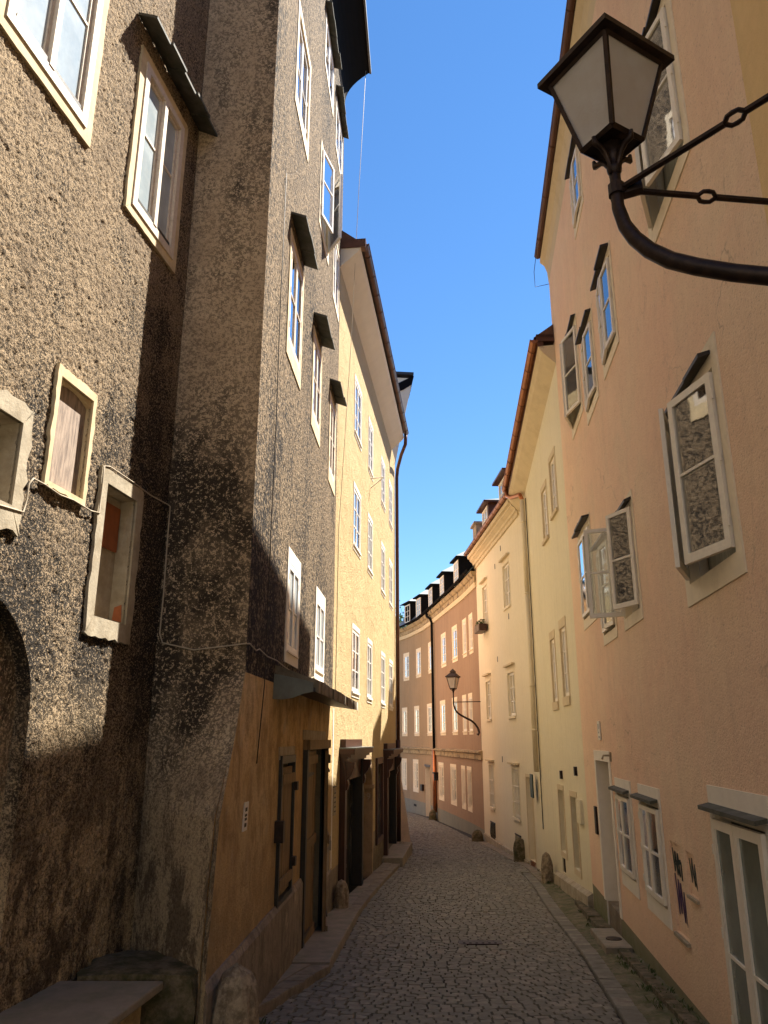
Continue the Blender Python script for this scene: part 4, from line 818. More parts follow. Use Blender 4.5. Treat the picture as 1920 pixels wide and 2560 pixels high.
corn = [(0, 8.22), (0.05, 8.22), (0.05, 8.33), (0.09, 8.35), (0.1, 8.42), (0.2, 8.5), (0.2, 8.56), (0.27, 8.58), (0.29, 8.68), (-0.2, 8.7), (-0.2, 8.22)]
extr(E, 'cornice', 'cornice', bE, corn, -0.05, 6.85, 1)
gutter(E, bE, -0.2, 6.9, 0.33, 8.77, 0.075, 'copper', 14); roof(E, bE, 'brownroof', -0.3, 7.0, 0.3, 8.78, 4, 36)
endwalls(E, bE, 'cream', 0.0, 6.81, -1.3, 8.4, 8)
sg_ = MB(); F.box(sg_, 5.55, 5.95, 0.1, 0.13, 1.1, 1.62); tag(sg_.build('green_board', 'signgreen'), 'dark green board mounted on the wall below the cream downpipe', 'board')
# dormers on the cream roof
def dormer(wl, bld, s, wd, df, z0, z1, depth, body, rf, glass='room', over=0.18, ph=0.35, rfm=None):
    dm = wl.rbox('dormer', body, bld, s, s+wd, df-depth, df, z0, z1)
    mb = MB(); P = wl.P; a, b = s-over, s+wd+over; f = df+over; m = (a+b)/2; zz = z1
    mb.poly([P(a, f, zz), P(b, f, zz), P(b, f, zz+0.06), P(a, f, zz+0.06)])
    mb.poly([P(a, f, zz), P(a, df-depth-1, zz), P(b, df-depth-1, zz), P(b, f, zz)])
    mb.quad(P(a, f, zz+0.06), P(a, f, zz), P(a, df-depth-1, zz), P(a, df-depth-1, zz+0.06)); mb.quad(P(b, f, zz+0.06), P(b, f, zz), P(b, df-depth-1, zz), P(b, df-depth-1, zz+0.06))
    mb.build('dormer_eave', body, dm)
    mb = MB(); r0 = f-0.7
    mb.poly([P(a, f, zz+0.062), P(b, f, zz+0.062), P(m, r0, zz+ph)]); mb.poly([P(a, f, zz+0.062), P(m, r0, zz+ph), P(m, df-depth-2, zz+ph), P(a, df-depth-2, zz+0.062)]); mb.poly([P(b, f, zz+0.062), P(b, df-depth-2, zz+0.062), P(m, df-depth-2, zz+ph), P(m, r0, zz+ph)])
    mb.build('dormer_roof', rf, dm)
    mb = MB(); wl.ring(mb, s+0.16, s+wd-0.16, z0+0.12, z1-0.12, 0.07, 0.06, 0.08, df, df+0.03); wl.box(mb, s+wd/2-0.02, s+wd/2+0.02, df+0.005, df+0.025, z0+0.12, z1-0.12)
    for q in (0.33, 0.66): wl.box(mb, s+0.16, s+wd-0.16, df+0.005, df+0.02, z0+0.12+(z1-z0-0.24)*q-0.012, z0+0.12+(z1-z0-0.24)*q+0.012)
    mb.build('dormer_window', 'paint', dm)
    wl.rbox('pane', 'frost', dm, s+0.16, s+wd-0.16, df+0.001, df+0.004, z0+0.12, z1-0.12)
dormer(E, bE, 4.6, 1.1, -0.1, 8.8, 10.0, 2.5, 'brownmetal', 'lightmetal'); dormer(E, bE, 1.6, 1.2, -0.1, 8.8, 10.05, 2.5, 'brownmetal', 'brownmetal')
# chimney
ch = E.rbox('chimney', 'plinthgrey', bE, 7.0, 7.7, -0.75, -0.1, 8.0, 9.95); E.rbox('chimney_cap', 'plinthgrey', ch, 6.93, 7.77, -0.82, -0.02, 9.95, 10.03)
# planter
fb = thing('flower_box', 'brown wooden flower box with green plants under a cream house window', 'planter')
E.rbox('box', 'shopwood', fb, 4.85, 5.75, 0.05, 0.3, 5.78, 6.0)
for k in range(7): E.rbox('slat', 'oldwood', fb, 4.86+k*0.13, 4.93+k*0.13, 0.3, 0.318, 5.79, 6.0)
mb = MB(); r = random.Random(4)
for k in range(160):
    c_ = Vector(E.P(r.uniform(4.88, 5.72), r.uniform(0.08, 0.28), 6.0+r.uniform(0, 0.16))); a = Vector((r.uniform(-1, 1), r.uniform(-1, 1), r.uniform(-.5, 1))).normalized()*0.045; b = a.cross(Vector((r.uniform(-1, 1), r.uniform(-1, 1), r.uniform(-1, 1)))).normalized()*0.02
    mb.quad(c_-a, c_-b, c_+a, c_+b)
tag(mb.build('leaves', 'leafpot', fb), kind='stuff')

# ================================================================== terracotta terrace round the bend (far)
bD = thing('terracotta_terrace', 'curved terracotta and ochre terrace with black dormers at the end of the lane', 'house')
dw = dict(sm='surr', wm='paint', dep=0.05, bars=(0.33, 0.66), fr=0.04)
tops = ((0.95, 1.5), (2.2, 2.76), (3.92, 4.72), (6.2, 7.04), (9.3, 10.1), (12.05, 12.75), (14.3, 14.95))
mids = ((1.45, 2.02), (2.62, 3.12), (4.22, 5.02), (6.6, 7.56), (9.7, 10.6), (12.5, 13.2), (14.68, 15.2))
lows = ((2.05, 2.68), (3.18, 3.64), (4.75, 5.66), (7.25, 8.2), (12.75, 13.55), (14.78, 15.3))
for k, (a, b) in enumerate(tops): window(D, 'D', bD, a, b, 5.52, 6.68, sur=(0.09, 0.14, 0.14), back='curtaind' if k % 2 else 'curtain', sill=(0.03, 0.03, 0.05), **dw)
for k, (a, b) in enumerate(mids): window(D, 'D', bD, a, b, 2.7, 3.88, sur=(0.09, 0.14, 0.12), back='curtain' if k % 2 else 'curtaind', sill=(0.03, 0.03, 0.05), **dw)
for a, b in lows:
    W = window(D, 'D', bD, a, b, 0.1, 1.36, sur=(0.09, 0.12, 0.14), back='curtaind', **dw)
    n = max(3, int((b-a)/0.12))
    for k in range(n):
        x = a+(b-a)*(k+0.5)/n; g = MB(); g.tube([D.P(x+0.03*math.sin(j*1.9+k), 0.03, 0.1+1.26*j/6) for j in range(7)], 0.009, 4); g.build('grille_bar', 'paint', W)
HOLES['D'].append((10.3, 11.4, -1.3, 1.2, 0.35, 1))
hl = [h for h in HOLES['D'] if h[1] < 8.82]; hr = [h for h in HOLES['D'] if h[0] > 8.82]
D.sheet('wall', ['greyD', 'surrw', 'terra'], bD, 0.0, 8.82, -1.6, 7.8, hl, ((-0.4, 2),), step=0.7)
D.sheet('wall', ['greyD', 'surrw', 'ochreD', 'ochreD'], bD, 8.82, 21.0, -1.8, 7.8, hr, ((-0.42, 2), (1.8, 3)), step=0.9)
W = D.rbox('door', 'doorgreen', bD, 10.3, 11.4, -0.36, -0.33, -1.2, 1.2); D.rbox('lintel', 'shopwood', bD, 10.2, 11.5, 0.0, 0.02, 1.2, 1.3)
extr(D, 'string_course', 'cornpatina', bD, [(0, 1.76), (0.06, 1.76), (0.06, 1.94), (0.14, 1.97), (0.14, 2.02), (0, 2.06)], -0.1, 20, 0.8)
extr(D, 'cornice', 'cornpatina', bD, [(0, 7.72), (0.08, 7.78), (0.08, 7.95), (0.14, 7.98), (0.2, 8.08), (0.2, 8.14), (-0.2, 8.14), (-0.2, 7.6)], -0.05, 20, 0.8)
extr(D, 'cornice_fillet', 'cornice', bD, [(0, 7.58), (0.05, 7.58), (0.09, 7.74), (0.0, 7.74)], -0.05, 20, 0.8)
gutter(D, bD, 0.0, 19, 0.27, 8.22, 0.06, 'blackmetal', 14)
# steep slate roof and six dormers
mb = MB()
for i in range(19):
    a, b = i*0.85-0.2, (i+1)*0.85-0.2; mb.quad(D.P(a, 0.22, 8.2), D.P(b, 0.22, 8.2), D.P(b, -1.5, 9.9), D.P(a, -1.5, 9.9)); mb.quad(D.P(a, -1.5, 9.9), D.P(b, -1.5, 9.9), D.P(b, -4.5, 8), D.P(a, -4.5, 8))
mb.build('roof', 'slateroof', bD)
mb = MB()
for i in range(5):
    a, b = 15.95+i*0.95, 16.9+i*0.95; mb.quad(D.P(a, 0.22, 8.2), D.P(b, 0.22, 8.2), D.P(b, -1.2, 8.75), D.P(a, -1.2, 8.75))
mb.build('roof', 'lightmetal', bD)
for s in (3.4, 6.4, 9.2, 11.95, 14.0): dormer(D, bD, s, 1.0, -0.05, 8.35, 9.42, 1.6, 'blackmetal', 'lightmetal', over=0.14, ph=0.5)
mb = MB(); mb.tube([D.P(9.3, 0.27, 8.16), D.P(9.25, 0.24, 7.95), D.P(8.9, 0.16, 7.8), D.P(8.82, 0.1, 7.6), D.P(8.82, 0.09, 2.0)], 0.06, 8); mb.build('downpipe', 'blackmetal', bD, True)
mb = MB(); mb.tube([D.P(8.82, 0.09, 2.0), D.P(8.82, 0.09, -0.6)], 0.085, 8); mb.build('downpipe', 'coppernew', bD, True)
wl_ = thing('wall_lantern', 'tiny dark wall lantern beside the copper downpipe of the far terrace', 'lamp'); D.rbox('body', 'iron', wl_, 8.3, 8.48, 0.03, 0.2, 0.72, 1.0); D.rbox('cap', 'iron', wl_, 8.26, 8.52, 0.0, 0.24, 1.0, 1.06)
mb = MB(); D.box(mb, 11.7, 12.0, 0.0, 0.12, 0.1, 0.38); tag(mb.build('mailbox', 'iron'), 'dark mailbox beside the door of the far ochre terrace', 'mailbox')
D.rbox('cellar_vent', 'black', bD, 13.1, 13.55, 0.001, 0.01, -0.7, -0.6)

# ================================================================== lanterns
def lantern(name, label, c, zb, sc, phi, arm_pts, struts, wallp, tier=False):
    t = thing(name, label, 'street lamp', None); X, Y = c
    def sq(r, z): return [(X+r*sc*math.cos(phi+math.pi/2*k), Y+r*sc*math.sin(phi+math.pi/2*k), z) for k in range(4)]
    h = 0.365*sc; b0, t0 = sq(0.12, zb), sq(0.228, zb+h)
    mb = MB()
    for k in range(4):
        mb.tube([b0[k], t0[k]], 0.0125*sc, 4); mb.tube([b0[k], b0[(k+1) % 4]], 0.014*sc, 4); mb.tube([t0[k], t0[(k+1) % 4]], 0.012*sc, 4)
    mb.build('cage', 'iron', t)
    for k in range(4):
        a, b, c_, d = Vector(b0[k]), Vector(b0[(k+1) % 4]), Vector(t0[(k+1) % 4]), Vector(t0[k]); inn = (Vector((X, Y, zb+h/2))-(a+b+c_+d)/4).normalized()*0.004
        g = MB(); g.box8([a, b, b+inn, a+inn, d, c_, c_+inn, d+inn]); g.build('glass_pane', 'lampglass', t)
    r0, r1, r2 = sq(0.285, zb+h+0.004), sq(0.285, zb+h+0.03*sc), sq(0.1, zb+h+0.16*sc); mb = MB()
    mb.poly(r0[::-1])
    for k in range(4):
        j = (k+1) % 4; mb.quad(r0[k], r0[j], r1[j], r1[k]); mb.quad(r1[k], r1[j], r2[j], r2[k])
    r3, r4 = sq(0.12, zb+h+0.165*sc), sq(0.11, zb+h+0.2*sc); ap = (X, Y, zb+h+0.3*sc)
    mb.poly(r3[::-1])
    for k in range(4):
        j = (k+1) % 4; mb.quad(r3[k], r3[j], r4[j], r4[k]); mb.poly([r4[k], r4[j], ap])
    mb.build('roof', 'iron', t)
    mb = MB(); mb.tube([(X, Y, zb+h), (X, Y, zb+h-0.06*sc)], 0.035*sc, 10); mb.build('lamp_holder', 'iron', t)
    mb = MB(); mb.tube([(X, Y, zb+h-0.06*sc), (X, Y, zb+h-0.09*sc), (X, Y, zb+h-0.14*sc), (X, Y, zb+h-0.17*sc)], [0.02*sc, 0.04*sc, 0.04*sc, 0.01*sc], 10); mb.build('bulb', 'white', t, True)
    mb = MB(); mb.poly(sq(0.12, zb-0.008)[::-1]); mb.poly(sq(0.12, zb+0.002))
    for k in range(4):   # four scroll feet
        an = phi+math.pi/4+math.pi/2*k; dx, dy = math.cos(an), math.sin(an)
        mb.tube([(X+dx*r*sc, Y+dy*r*sc, zb+z*sc) for r, z in ((0.105, -0.005), (0.1, -0.035), (0.07, -0.04), (0.045, -0.06), (0.025, -0.1), (0.018, -0.15))], [0.008*sc, 0.014*sc, 0.012*sc, 0.012*sc, 0.01*sc, 0.01*sc], 6)
    mb.tube([(X, Y, zb-0.01), (X, Y, zb-0.07*sc), (X, Y, zb-0.1*sc), (X, Y, zb-0.115*sc), (X, Y, zb-0.13*sc), (X, Y, zb-0.16*sc)], [0.05*sc, 0.025*sc, 0.02*sc, 0.032*sc, 0.03*sc, 0.017*sc], 10)
    mb.build('socket', 'iron', t, True)
    mb = MB(); mb.tube(arm_pts, [0.022*sc+0.012*sc*min(1, i/7) for i in range(len(arm_pts))], 8); mb.build('bracket_arm', 'iron', t, True)
    for p in struts:
        mb = MB(); a, b = Vector(p[0]), Vector(p[1]); dv = (b-a); L = dv.length; dn = dv.normalized(); up = Vector((0, 0, 1)); sd_ = dn.cross(up)
        e = 0.04*sc; m1 = a+dn*(L*p[2]-e); m2 = a+dn*(L*p[2]+e); mc = a+dn*(L*p[2])
        mb.tube([a, m1], 0.014*sc, 6); mb.tube([m2, b], 0.014*sc, 6)
        for s_ in (1, -1): mb.tube([m1, m1.lerp(mc, 0.5)+sd_*0.017*s_*sc+up*0.01*s_*sc, mc+sd_*0.02*s_*sc+up*0.01*s_*sc, m2.lerp(mc, 0.5)+sd_*0.017*s_*sc+up*0.01*s_*sc, m2], 0.0095*sc, 6)
        mb.build('strut', 'iron', t)
    return t
X0, Y0 = 0.951, 2.643; ax = Vector((1.133/1.25, -0.53/1.25, 0))
def AP(a, z): return (X0+ax.x*a, Y0+ax.y*a, z)
arm = [AP(a, z) for a, z in ((0, 4.66), (0, 4.6), (0, 4.53), (0.0, 4.47), (0.018, 4.38), (0.05, 4.31), (0.1, 4.24), (0.17, 4.175), (0.26, 4.12), (0.38, 4.06), (0.5, 4.01), (0.7, 3.94), (0.95, 3.86), (1.24, 3.75))]
L1 = lantern('street_lantern', 'black iron four-sided street lantern with frosted glass on a curved wall bracket, upper right', (X0, Y0), 4.779, 1.0, -0.265, arm,
    [(AP(0.02, 4.56), C.P(-2.55, 0.0, 4.62), 0.3), (AP(0.02, 4.55), C.P(-1.3, 0.0, 4.5), 0.3)], None)
mb = MB(); mb.box8([AP(-0.03, 4.535), AP(0.1, 4.535), tuple(Vector(AP(0.1, 4.535))+Vector((0.02, 0.04, 0))), tuple(Vector(AP(-0.03, 4.535))+Vector((0.02, 0.04, 0))), AP(-0.03, 4.575), AP(0.1, 4.575), tuple(Vector(AP(0.1, 4.575))+Vector((0.02, 0.04, 0))), tuple(Vector(AP(-0.03, 4.575))+Vector((0.02, 0.04, 0)))])
mb.tube([AP(0, 4.53), AP(0, 4.58)], 0.034, 10); mb.build('clamp', 'iron', L1)
Pw = E.P(6.75, 0, 0); Pl = Vector(E.P(6.75, 0.92, 0)); ax2 = (Vector(Pw)-Pl).normalized()
def AQ(a, z): return (Pl.x+ax2.x*a, Pl.y+ax2.y*a, z)
zt2 = 4.07
arm2 = [AQ(a, z) for a, z in ((0, zt2-0.16), (0, zt2-0.3), (0, 3.6), (0.01, 3.5), (0.06, 3.36), (0.14, 3.26), (0.26, 3.18), (0.42, 3.1), (0.58, 3.02), (0.7, 2.92), (0.8, 2.78), (0.84, 2.62), (0.8, 2.56), (0.77, 2.6))]
L2 = lantern('street_lantern', 'small distant black lantern on a curved bracket where cream and terracotta walls meet', (Pl.x, Pl.y), zt2, 1.0, 0.3, arm2, [(AQ(0.0, 3.62), AQ(0.92, 3.64), 0.5)], None)
for o in (L1, L2): o['group'] = 'iron bracket lanterns'

# ================================================================== street, cobbles, kerbs
def XL(y): return interp([(2, -1.9), (6.0, -1.45), (7.5, -1.1), (9.2, -0.62), (11, -0.5), (13, -0.42), (15, -0.24), (17, -0.02), (22.3, 0.62), (25, 0.78), (30, 0.1), (36, -1.4), (45, -4)], y)
def XR(y): return interp([(2, 1.55), (5, 1.9), (7.34, 2.22), (8.85, 2.4), (10.3, 2.58), (12, 2.72), (14.6, 2.95), (16.5, 3.15), (20, 3.4), (26.8, 2.95), (32, 2.5), (36, 2.05), (40, 1.3), (43, 0.3), (48, -3)], y)
mb = MB(); mb.quad((-400, -300, -2.6), (400, -300, -2.6), (400, 900, -2.6), (-400, 900, -2.6)); tag(mb.build('ground', 'ground'), kind='structure')
ys = [-20, -10, -4, 0, 2, 4, 5, 6, 7, 7.6, 8.5, 10, 11.5, 13, 15, 17, 19, 20, 22, 24, 27, 30, 33, 36, 39, 42, 45, 50, 60]
mb = MB()
for a, b in zip(ys, ys[1:]): mb.quad((-9, a, gz(a)-0.02), (6, a, gz(a)-0.02), (6, b, gz(b)-0.02), (-9, b, gz(b)-0.02))
street = tag(mb.build('street', 'joint'), kind='structure')
rc = random.Random(11)
def cobble_verts(cx, cy, wx, wy, rot, h, r):
    """eight-corner stone with a smaller, slightly tilted top"""
    k = 0.88; v = []
    for (sx, sy) in ((-1, -1), (1, -1), (1, 1), (-1, 1)):
        v.append((sx*wx/2*r.uniform(0.95, 1.0), sy*wy/2*r.uniform(0.95, 1.0), -0.03))
    for (sx, sy) in ((-1, -1), (1, -1), (1, 1), (-1, 1)):
        v.append((sx*wx/2*0.96, sy*wy/2*0.95, h-0.014+r.uniform(-0.003, 0.003)))
    for (sx, sy) in ((-1, -1), (1, -1), (1, 1), (-1, 1)):
        v.append((sx*wx/2*k, sy*wy/2*(k-0.04), h+r.uniform(-0.004, 0.004)))
    c, s = math.cos(rot), math.sin(rot)
    return [(cx+x*c-y*s, cy+x*s+y*c, z) for x, y, z in v]
CF = [(0, 1, 5, 4), (1, 2, 6, 5), (2, 3, 7, 6), (3, 0, 4, 7), (4, 5, 9, 8), (5, 6, 10, 9), (6, 7, 11, 10), (7, 4, 8, 11), (8, 9, 10, 11)]
cob = []
y = 3.0
while y < 45:
    dy = 0.09 if y < 30 else 0.12
    xl, xr = XL(y)+0.02, XR(y)-(0.212 if y < 19 else 0.0); x = xl+rc.uniform(-0.03, 0.03); W_ = xr-xl
    while x < xr-0.03:
        wx = rc.uniform(0.105, 0.15) if y < 30 else 0.14
        wx = min(wx, xr-x); t = ((x+wx/2-xl)/W_)*2-1
        yy = y + 0.30*t*t*(1 if t < 0 else 0.5) + 0.02*math.sin(x*2+y*0.5)
        rot = math.atan(0.6*t*(1 if t < 0 else 0.5)*2/W_)
        cob.append((x+wx/2, yy, wx-0.008, dy-0.006, rot+rc.uniform(-0.035, 0.035)))
        x += wx
    y += dy
for kcol in (0,):
    y = 3.0
    while y < 18.9:
        ln = rc.uniform(0.11, 0.15); cx = XR(y+ln/2)-0.105-0.206*kcol; sl = (XR(y+0.2)-XR(y))/0.2
        cob.append((cx, y+ln/2, 0.2, ln-0.007, -math.atan(sl)*0.9, )); y += ln
vis = [c for c in cob if c[1] > 7.45]; vis.sort(key=lambda c: c[1]); near = set(vis[:300])
protos = []
for k in range(8):
    r = random.Random(50+k); v = cobble_verts(0, 0, 0.115, 0.083, 0, 0.02, r); me = bpy.data.meshes.new('cobble'); me.from_pydata(v, [], CF); me.materials.append(M['cobl' if k in (2, 6) else 'cob']); protos.append(me)
for c in vis[:300]:
    o = bpy.data.objects.new('cobble', protos[rc.randrange(8)]); COL.objects.link(o); o.parent = street
    o.location = (c[0], c[1], gz(c[1])-0.0+rc.uniform(-0.005, 0.004)); o.scale = (c[2]/0.115, c[3]/0.083, 1); o.rotation_euler = (rc.uniform(-0.03, 0.03), rc.uniform(-0.03, 0.03), c[4])
mb = MB()
for c in cob:
    if c in near: continue
    z = gz(c[1])+rc.uniform(-0.005, 0.004); v = cobble_verts(c[0], c[1], c[2], c[3], c[4], 0.02, rc); n0 = len(mb.v); mi = 1 if rc.random() < 0.25 else 0
    mb.v += [(p[0], p[1], p[2]+z) for p in v]; mb.f += [tuple(n0+i for i in f) for f in CF]; mb.m += [mi]*9
tag(mb.build('cobble_paving', ['cob', 'cobl'], street), kind='stuff')
# drain grate in the middle
dr = thing('drain_cover', 'small iron drain cover set in the cobbles in the middle of the lane', 'drain'); mb = MB(); gy = 10.95; mb.prism([(0.95, gy-0.09, gz(gy)+0.01), (1.5, gy-0.09, gz(gy)), (1.5, gy+0.09, gz(gy)), (0.95, gy+0.09, gz(gy))], [(0.95, gy-0.09, gz(gy)+0.034), (1.5, gy-0.09, gz(gy)+0.034), (1.5, gy+0.09, gz(gy)+0.034), (0.95, gy+0.09, gz(gy)+0.034)]); mb.build('plate', 'iron', dr)
for k in range(6): mb = MB(); x = 1.0+k*0.08; mb.prism([(x, gy-0.06, gz(gy)+0.0345), (x+0.03, gy-0.06, gz(gy)+0.0345), (x+0.03, gy+0.06, gz(gy)+0.0345), (x, gy+0.06, gz(gy)+0.0345)], [(x, gy-0.06, gz(gy)+0.042), (x+0.03, gy-0.06, gz(gy)+0.042), (x+0.03, gy+0.06, gz(gy)+0.042), (x, gy+0.06, gz(gy)+0.042)]); mb.build('rib', 'frameblack', dr)
# left pavement: slabs and kerb stones
def wallx(wl, y): 
    p0, p1 = wl.p[0], wl.p[-1]; return p0.x+(p1.x-p0.x)*(y-p0.y)/(p1.y-p0.y)
pav = tag(MB().build('pavement', 'slab'), kind='structure')
def slab(y0, y1, xa, xb, h, m, nm='paving_slab', par=pav, g=0.006, rz=0.0):
    mb = MB(); q = [(xa(y0), y0+g), (xb(y0), y0+g), (xb(y1), y1-g), (xa(y1), y1-g)]
    r_ = rnd.uniform(-0.006, 0.006)
    base = [(a, b, gz(b)-0.1) for a, b in q]; top = [(a, b, gz(b)+h+r_) for a, b in q]
    ins = 0.012; cx = sum(a for a, b in q)/4; cy = sum(b for a, b in q)/4
    top2 = [(a+(cx-a)*0.04, b+(cy-b)*0.04, z+0.0) for (a, b, z) in top]; top = [(a, b, z-0.012) for a, b, z in top]
    n = len(mb.v); mb.v += base+top+top2
    for i in range(4):
        j = (i+1) % 4; mb.f += [(n+i, n+j, n+4+j, n+4+i), (n+4+i, n+4+j, n+8+j, n+8+i)]; mb.m += [0, 0]
    mb.f.append((n+8, n+9, n+10, n+11)); mb.m.append(0)
    return mb.build(nm, m, par)
wx3 = lambda y: wallx(A3, y)+0.02; wxb = lambda y: wallx(B, y)+0.02
kw = lambda y: XL(y)-0.17
slab(6.2, 7.3, wx3, kw, 0.06, 'stone'); slab(7.3, 8.3, wx3, kw, 0.1, 'slab'); slab(8.3, 9.3, wx3, kw, 0.11, 'slab')
slab(9.3, 12.9, wx3, lambda y: XL(y)+0.03, 0.13, 'slab', 'door_slab')
yy_ = 12.9
for ln, m in ((1.8, 'slab'), (1.9, 'slab'), (1.6, 'stone'), (1.7, 'stone'), (1.8, 'slab'), (2.0, 'stone'), (0.4, 'stone')):
    slab(yy_, yy_+ln, wxb, kw, 0.1, m); yy_ += ln
y = 5.6
while y < 9.2: ln = rnd.uniform(0.26, 0.4); slab(y, min(9.28, y+ln), lambda q: XL(q)-0.17+0.0, lambda q: XL(q)+0.03+0.012*math.sin(q*9), 0.1, 'stone', 'kerb_stone'); y += ln
y = 12.9
while y < 24.2: ln = rnd.uniform(0.5, 0.9); slab(y, y+ln, kw, lambda q: XL(q)+0.02, 0.095, 'stone', 'kerb_stone'); y += ln
# right edge: mossy strip, plinth kerb and big edge stones
mb = MB(); rr_ = random.Random(8); K = 260
for i in range(K):
    a, b = 3+i*0.06, 3+(i+1)*0.06
    wa = (wallx(C, a) if a < 13.5 else wallx(F, a)); wb = (wallx(C, b) if b < 13.5 else wallx(F, b)); n = 9
    if i == 0: row = [(XR(a)-0.02+(wa+0.05-XR(a))*j/n, a, gz(a)+0.008+rr_.uniform(0, 0.022)+0.03*(j/n)) for j in range(n+1)]
    nrow = [(XR(b)-0.02+(wb+0.05-XR(b))*j/n, b, gz(b)+0.008+rr_.uniform(0, 0.022)+0.03*(j/n)) for j in range(n+1)]
    for j in range(n): mb.quad(row[j], row[j+1], nrow[j+1], nrow[j])
    row = nrow
tag(mb.build('mossy_verge', 'moss', None, True), kind='structure')
pv2 = tag(MB().build('edge_paving', 'stone'), kind='structure')
y = 17.4
while y < 26.5:
    ln = rnd.uniform(0.5, 0.9); wf = lambda q: (wallx(F, q) if q < 20 else wallx(E, q))-0.02
    slab(y, y+ln, lambda q: XR(q)+0.0, wf, 0.03, 'stone', 'edge_slab', pv2); y += ln
y = 4.0
while y < 10.0: ln = rnd.uniform(0.7, 1.1); slab(y, y+ln, lambda q: wallx(C, q)-0.2, lambda q: wallx(C, q)-0.08, 0.08, 'mossstone', 'gutter_stone', pv2); y += ln
y = 11.7
while y < 13.4: slab(y, y+0.85, lambda q: wallx(C, q)-0.22, lambda q: wallx(C, q)-0.03, 0.1, 'mossstone', 'gutter_stone', pv2); y += 0.85
st = thing('stone_step', 'pale stone step with a round grating beside the pink plinth', 'step')
slab(10.25, 11.6, lambda q: wallx(C, q)-0.34, lambda q: wallx(C, q)-0.02, 0.1, 'slab', 'slab', st)
mb = MB(); cx, cy = wallx(C, 10.75)-0.16, 10.75; mb.prism([(cx+0.1*math.cos(k*.524), cy+0.1*math.sin(k*.524), gz(cy)+0.09) for k in range(12)], [(cx+0.1*math.cos(k*.524), cy+0.1*math.sin(k*.524), gz(cy)+0.112) for k in range(12)]); mb.build('round_grating', 'iron', st)

# ---------------------------------------------------- stones and bench
def boulder(name, label, c, rx, ry, h, m, seed, power=2.6, flat=False, group=None):
    r = random.Random(seed); mb = MB(); n, k = 22, 14; ph = [r.uniform(0, 6.28) for _ in range(6)]
    rows = []
    for i in range(k+1):
        t = i/k; zz = h*t; rad = (1-t**(power*1.4 if flat else power))**(1/2.2 if not flat else 1/6); row = []
        for j in range(n):
            a = 2*math.pi*j/n; q = rad*(1+0.05*math.sin(3*a+ph[0]+t*3)+0.04*math.sin(5*a+ph[1]-t*5)+0.03*math.sin(9*a+ph[2]+7*t)+r.uniform(-0.015, 0.015))*(1+0.12*(1-t))
            sx = math.copysign(abs(math.cos(a))**(0.45 if flat else 0.85), math.cos(a)); sy = math.copysign(abs(math.sin(a))**(0.45 if flat else 0.85), math.sin(a))
            row.append((c[0]+rx*q*sx, c[1]+ry*q*sy, c[2]+zz+r.uniform(-0.004, 0.004)))
        rows.append(row)
    for i in range(k):
        for j in range(n): mb.quad(rows[i][j], rows[i][(j+1) % n], rows[i+1][(j+1) % n], rows[i+1][j])
    mb.poly(rows[-1]); o = mb.build(name, m, None, True)
    return tag(o, label, 'stone', group)
mb = MB(); rb = random.Random(3); nb = 9
def blk(face, i, j):
    u, v = i/nb*2-1, j/nb*2-1
    p = {0: (u, v, 1), 1: (u, -1, v), 2: (1, u, v), 3: (-1, u, v), 4: (u, 1, v)}[face]
    q = Vector(p); m = max(abs(q.x), abs(q.y), abs(q.z)); k = 1-0.05*max(0, (abs(q.x)+abs(q.y)+abs(q.z)-2.2))
    n_ = 0.035*math.sin(q.x*5.1+q.z*3.3+1)+0.03*math.sin(q.y*7+q.z*6.1)+0.025*math.sin(q.x*11-q.z*9+q.y*4)
    return (-1.64+q.x*k*0.4*(1+n_), 5.98+q.y*k*0.29*(1+n_), 0.47+q.z*k*(0.46+0.012*n_*10))
for f_ in range(5):
    for i in range(nb):
        for j in range(nb): mb.quad(blk(f_, i, j), blk(f_, i+1, j), blk(f_, i+1, j+1), blk(f_, i, j+1))
tag(mb.build('stone_block', 'mossstone'), 'squared mossy stone block against the foot of the roughcast corner', 'stone')
boulder('guard_stone', 'large rounded guard stone at the near corner of the ochre wall', (-1.02, 6.0, 0.0), 0.165, 0.17, 0.92, 'gstone', 5, power=5)
boulder('guard_stone', 'stubby guard stone between the green double door and the shop portal', (-0.68, 13.45, gz(13.4)), 0.11, 0.12, 0.5, 'gstone', 6, power=5)
boulder('guard_stone', 'low round stone at the foot of the yellow house corner drainpipe', (0.5, 23.0, gz(23)), 0.16, 0.16, 0.34, 'gstone', 7, power=3)
boulder('guard_stone', 'slim leaning guard stone against the pale yellow plinth', (3.32, 17.1, gz(17)), 0.11, 0.11, 0.6, 'gstone', 8, power=4.5)
boulder('guard_stone', 'dark shaggy guard stone left of the cream house door', (3.48, 21.3, gz(21.3)), 0.16, 0.15, 0.58, 'mossstone', 9, power=4.5)
boulder('guard_stone', 'dark squat guard stone at the corner of cream and terracotta walls', (3.0, 26.6, gz(26.6)), 0.17, 0.15, 0.36, 'mossstone', 10, power=4)
boulder('guard_stone', 'dark guard stone at the foot of the far copper downpipe', D.P(8.8, 0.2, gz(35.5)-0.05), 0.16, 0.16, 0.5, 'mossstone', 12, power=3)
bn = thing('wall_bench', 'low stone slab bench on an ochre base along the foot of the roughcast wall', 'bench')
mb = MB(); mb.box8([(-2.12, 5.66, 0.845), (-1.43, 5.66, 0.845), (-1.72, 3.4, 0.845), (-2.5, 3.4, 0.845), (-2.12, 5.66, 0.9), (-1.43, 5.66, 0.9), (-1.72, 3.4, 0.9), (-2.5, 3.4, 0.9)]); o = mb.build('seat_slab', 'slab', bn)
bv = o.modifiers.new('bevel', 'BEVEL'); bv.width = 0.012; bv.segments = 2
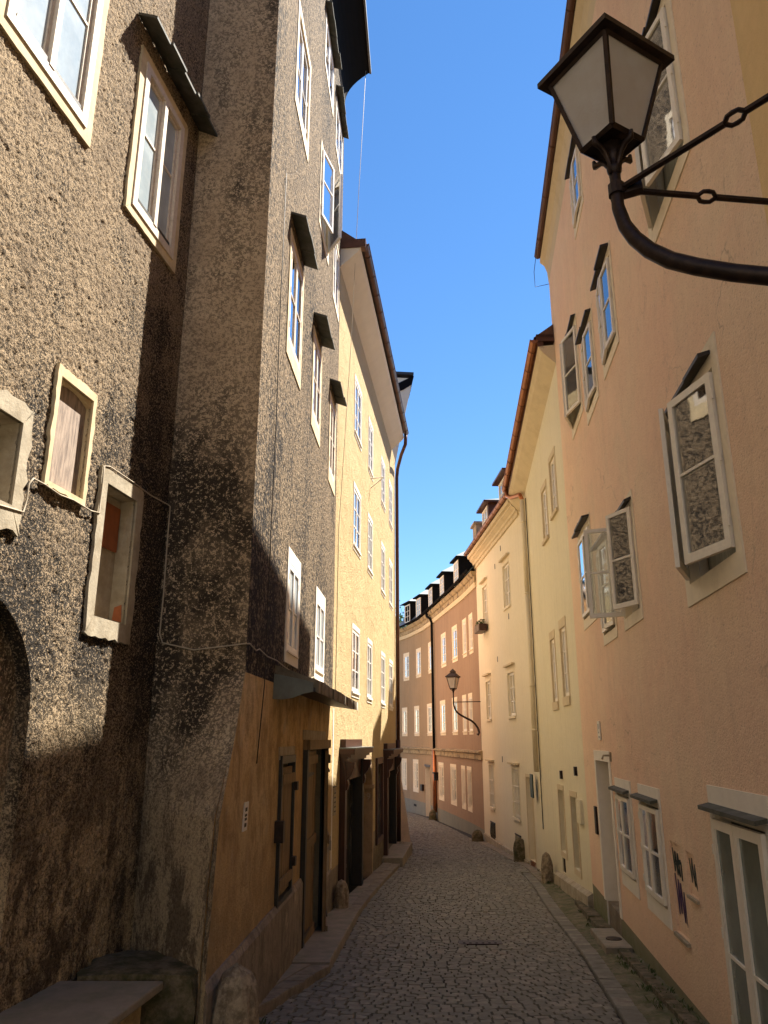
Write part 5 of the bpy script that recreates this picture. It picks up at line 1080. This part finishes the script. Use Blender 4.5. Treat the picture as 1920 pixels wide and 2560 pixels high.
mb = MB(); mb.box8([(-2.1, 5.5, 0), (-1.52, 5.5, 0), (-1.8, 3.45, 0), (-2.48, 3.45, 0), (-2.1, 5.5, 0.843), (-1.52, 5.5, 0.843), (-1.8, 3.45, 0.843), (-2.48, 3.45, 0.843)]); mb.build('base', 'ochre', bn)

# ---------------------------------------------------- weeds in the joints
mb = MB(); rw = random.Random(31)
spots = [(wallx(C, y)-rw.uniform(0.02, 0.3), y) for y in [rw.uniform(7, 13.4) for _ in range(60)]] + [(wallx(F, y)-rw.uniform(0.02, 0.1), y) for y in [rw.uniform(13.6, 19.5) for _ in range(16)]] + [(XL(y)-rw.uniform(0.16, 0.2), y) for y in [rw.uniform(6.5, 20) for _ in range(26)]] + [(-1.0+rw.uniform(-0.3, 0.3), rw.uniform(6.3, 7.2)) for _ in range(20)] + [(3.3, 16.9), (3.35, 17.2)]*3
for x, y in spots:
    for k in range(rw.randint(4, 10)):
        a = rw.uniform(0, 6.28); h = rw.uniform(0.02, 0.07); dx, dy_ = math.cos(a)*h*0.7, math.sin(a)*h*0.7; z = gz(y)+0.03; px_, py_ = x+rw.uniform(-0.03, 0.03), y+rw.uniform(-0.03, 0.03)
        mb.quad((px_-dy_*0.12, py_+dx*0.12, z), (px_+dx*0.5-dy_*0.2, py_+dy_*0.5+dx*0.2, z+h*0.7), (px_+dx, py_+dy_, z+h), (px_+dx*0.5+dy_*0.2, py_+dy_*0.5-dx*0.2, z+h*0.7))
wd = mb.build('weeds', 'leafpot'); tag(wd, 'small green weeds growing in the joints along both wall feet', 'weeds', None, 'stuff')
# ---------------------------------------------------- distant tree
tr = thing('distant_tree', 'bright green tree rising behind the far terrace roof', 'tree'); r = random.Random(21); mb = MB()
mb.tube([(-1.5, 72, -2), (-1.4, 72, 5), (-1.2, 72, 12)], [0.35, 0.25, 0.1], 8); mb.build('trunk', 'bark', tr)
mb = MB()
for k in range(90):
    a, b = r.uniform(0, 6.28), r.uniform(-1, 1); rr2 = r.uniform(0.3, 1)**0.5; cc = Vector((-1.6+3.6*rr2*math.cos(a)*math.sqrt(1-b*b), 72+3.2*rr2*math.sin(a)*math.sqrt(1-b*b), 11.8+4.3*rr2*b))
    for q_ in range(75):
        p = cc+Vector((r.gauss(0, 0.42), r.gauss(0, 0.42), r.gauss(0, 0.36))); u = Vector((r.uniform(-1, 1), r.uniform(-1, 1), r.uniform(-1, 1))).normalized()*0.12; v = u.cross(Vector((r.uniform(-1, 1), r.uniform(-1, 1), r.uniform(-1, 1)))).normalized()*0.07
        mb.quad(p-u, p-v, p+u, p+v)
tag(mb.build('crown', 'foliage', tr), kind='stuff')
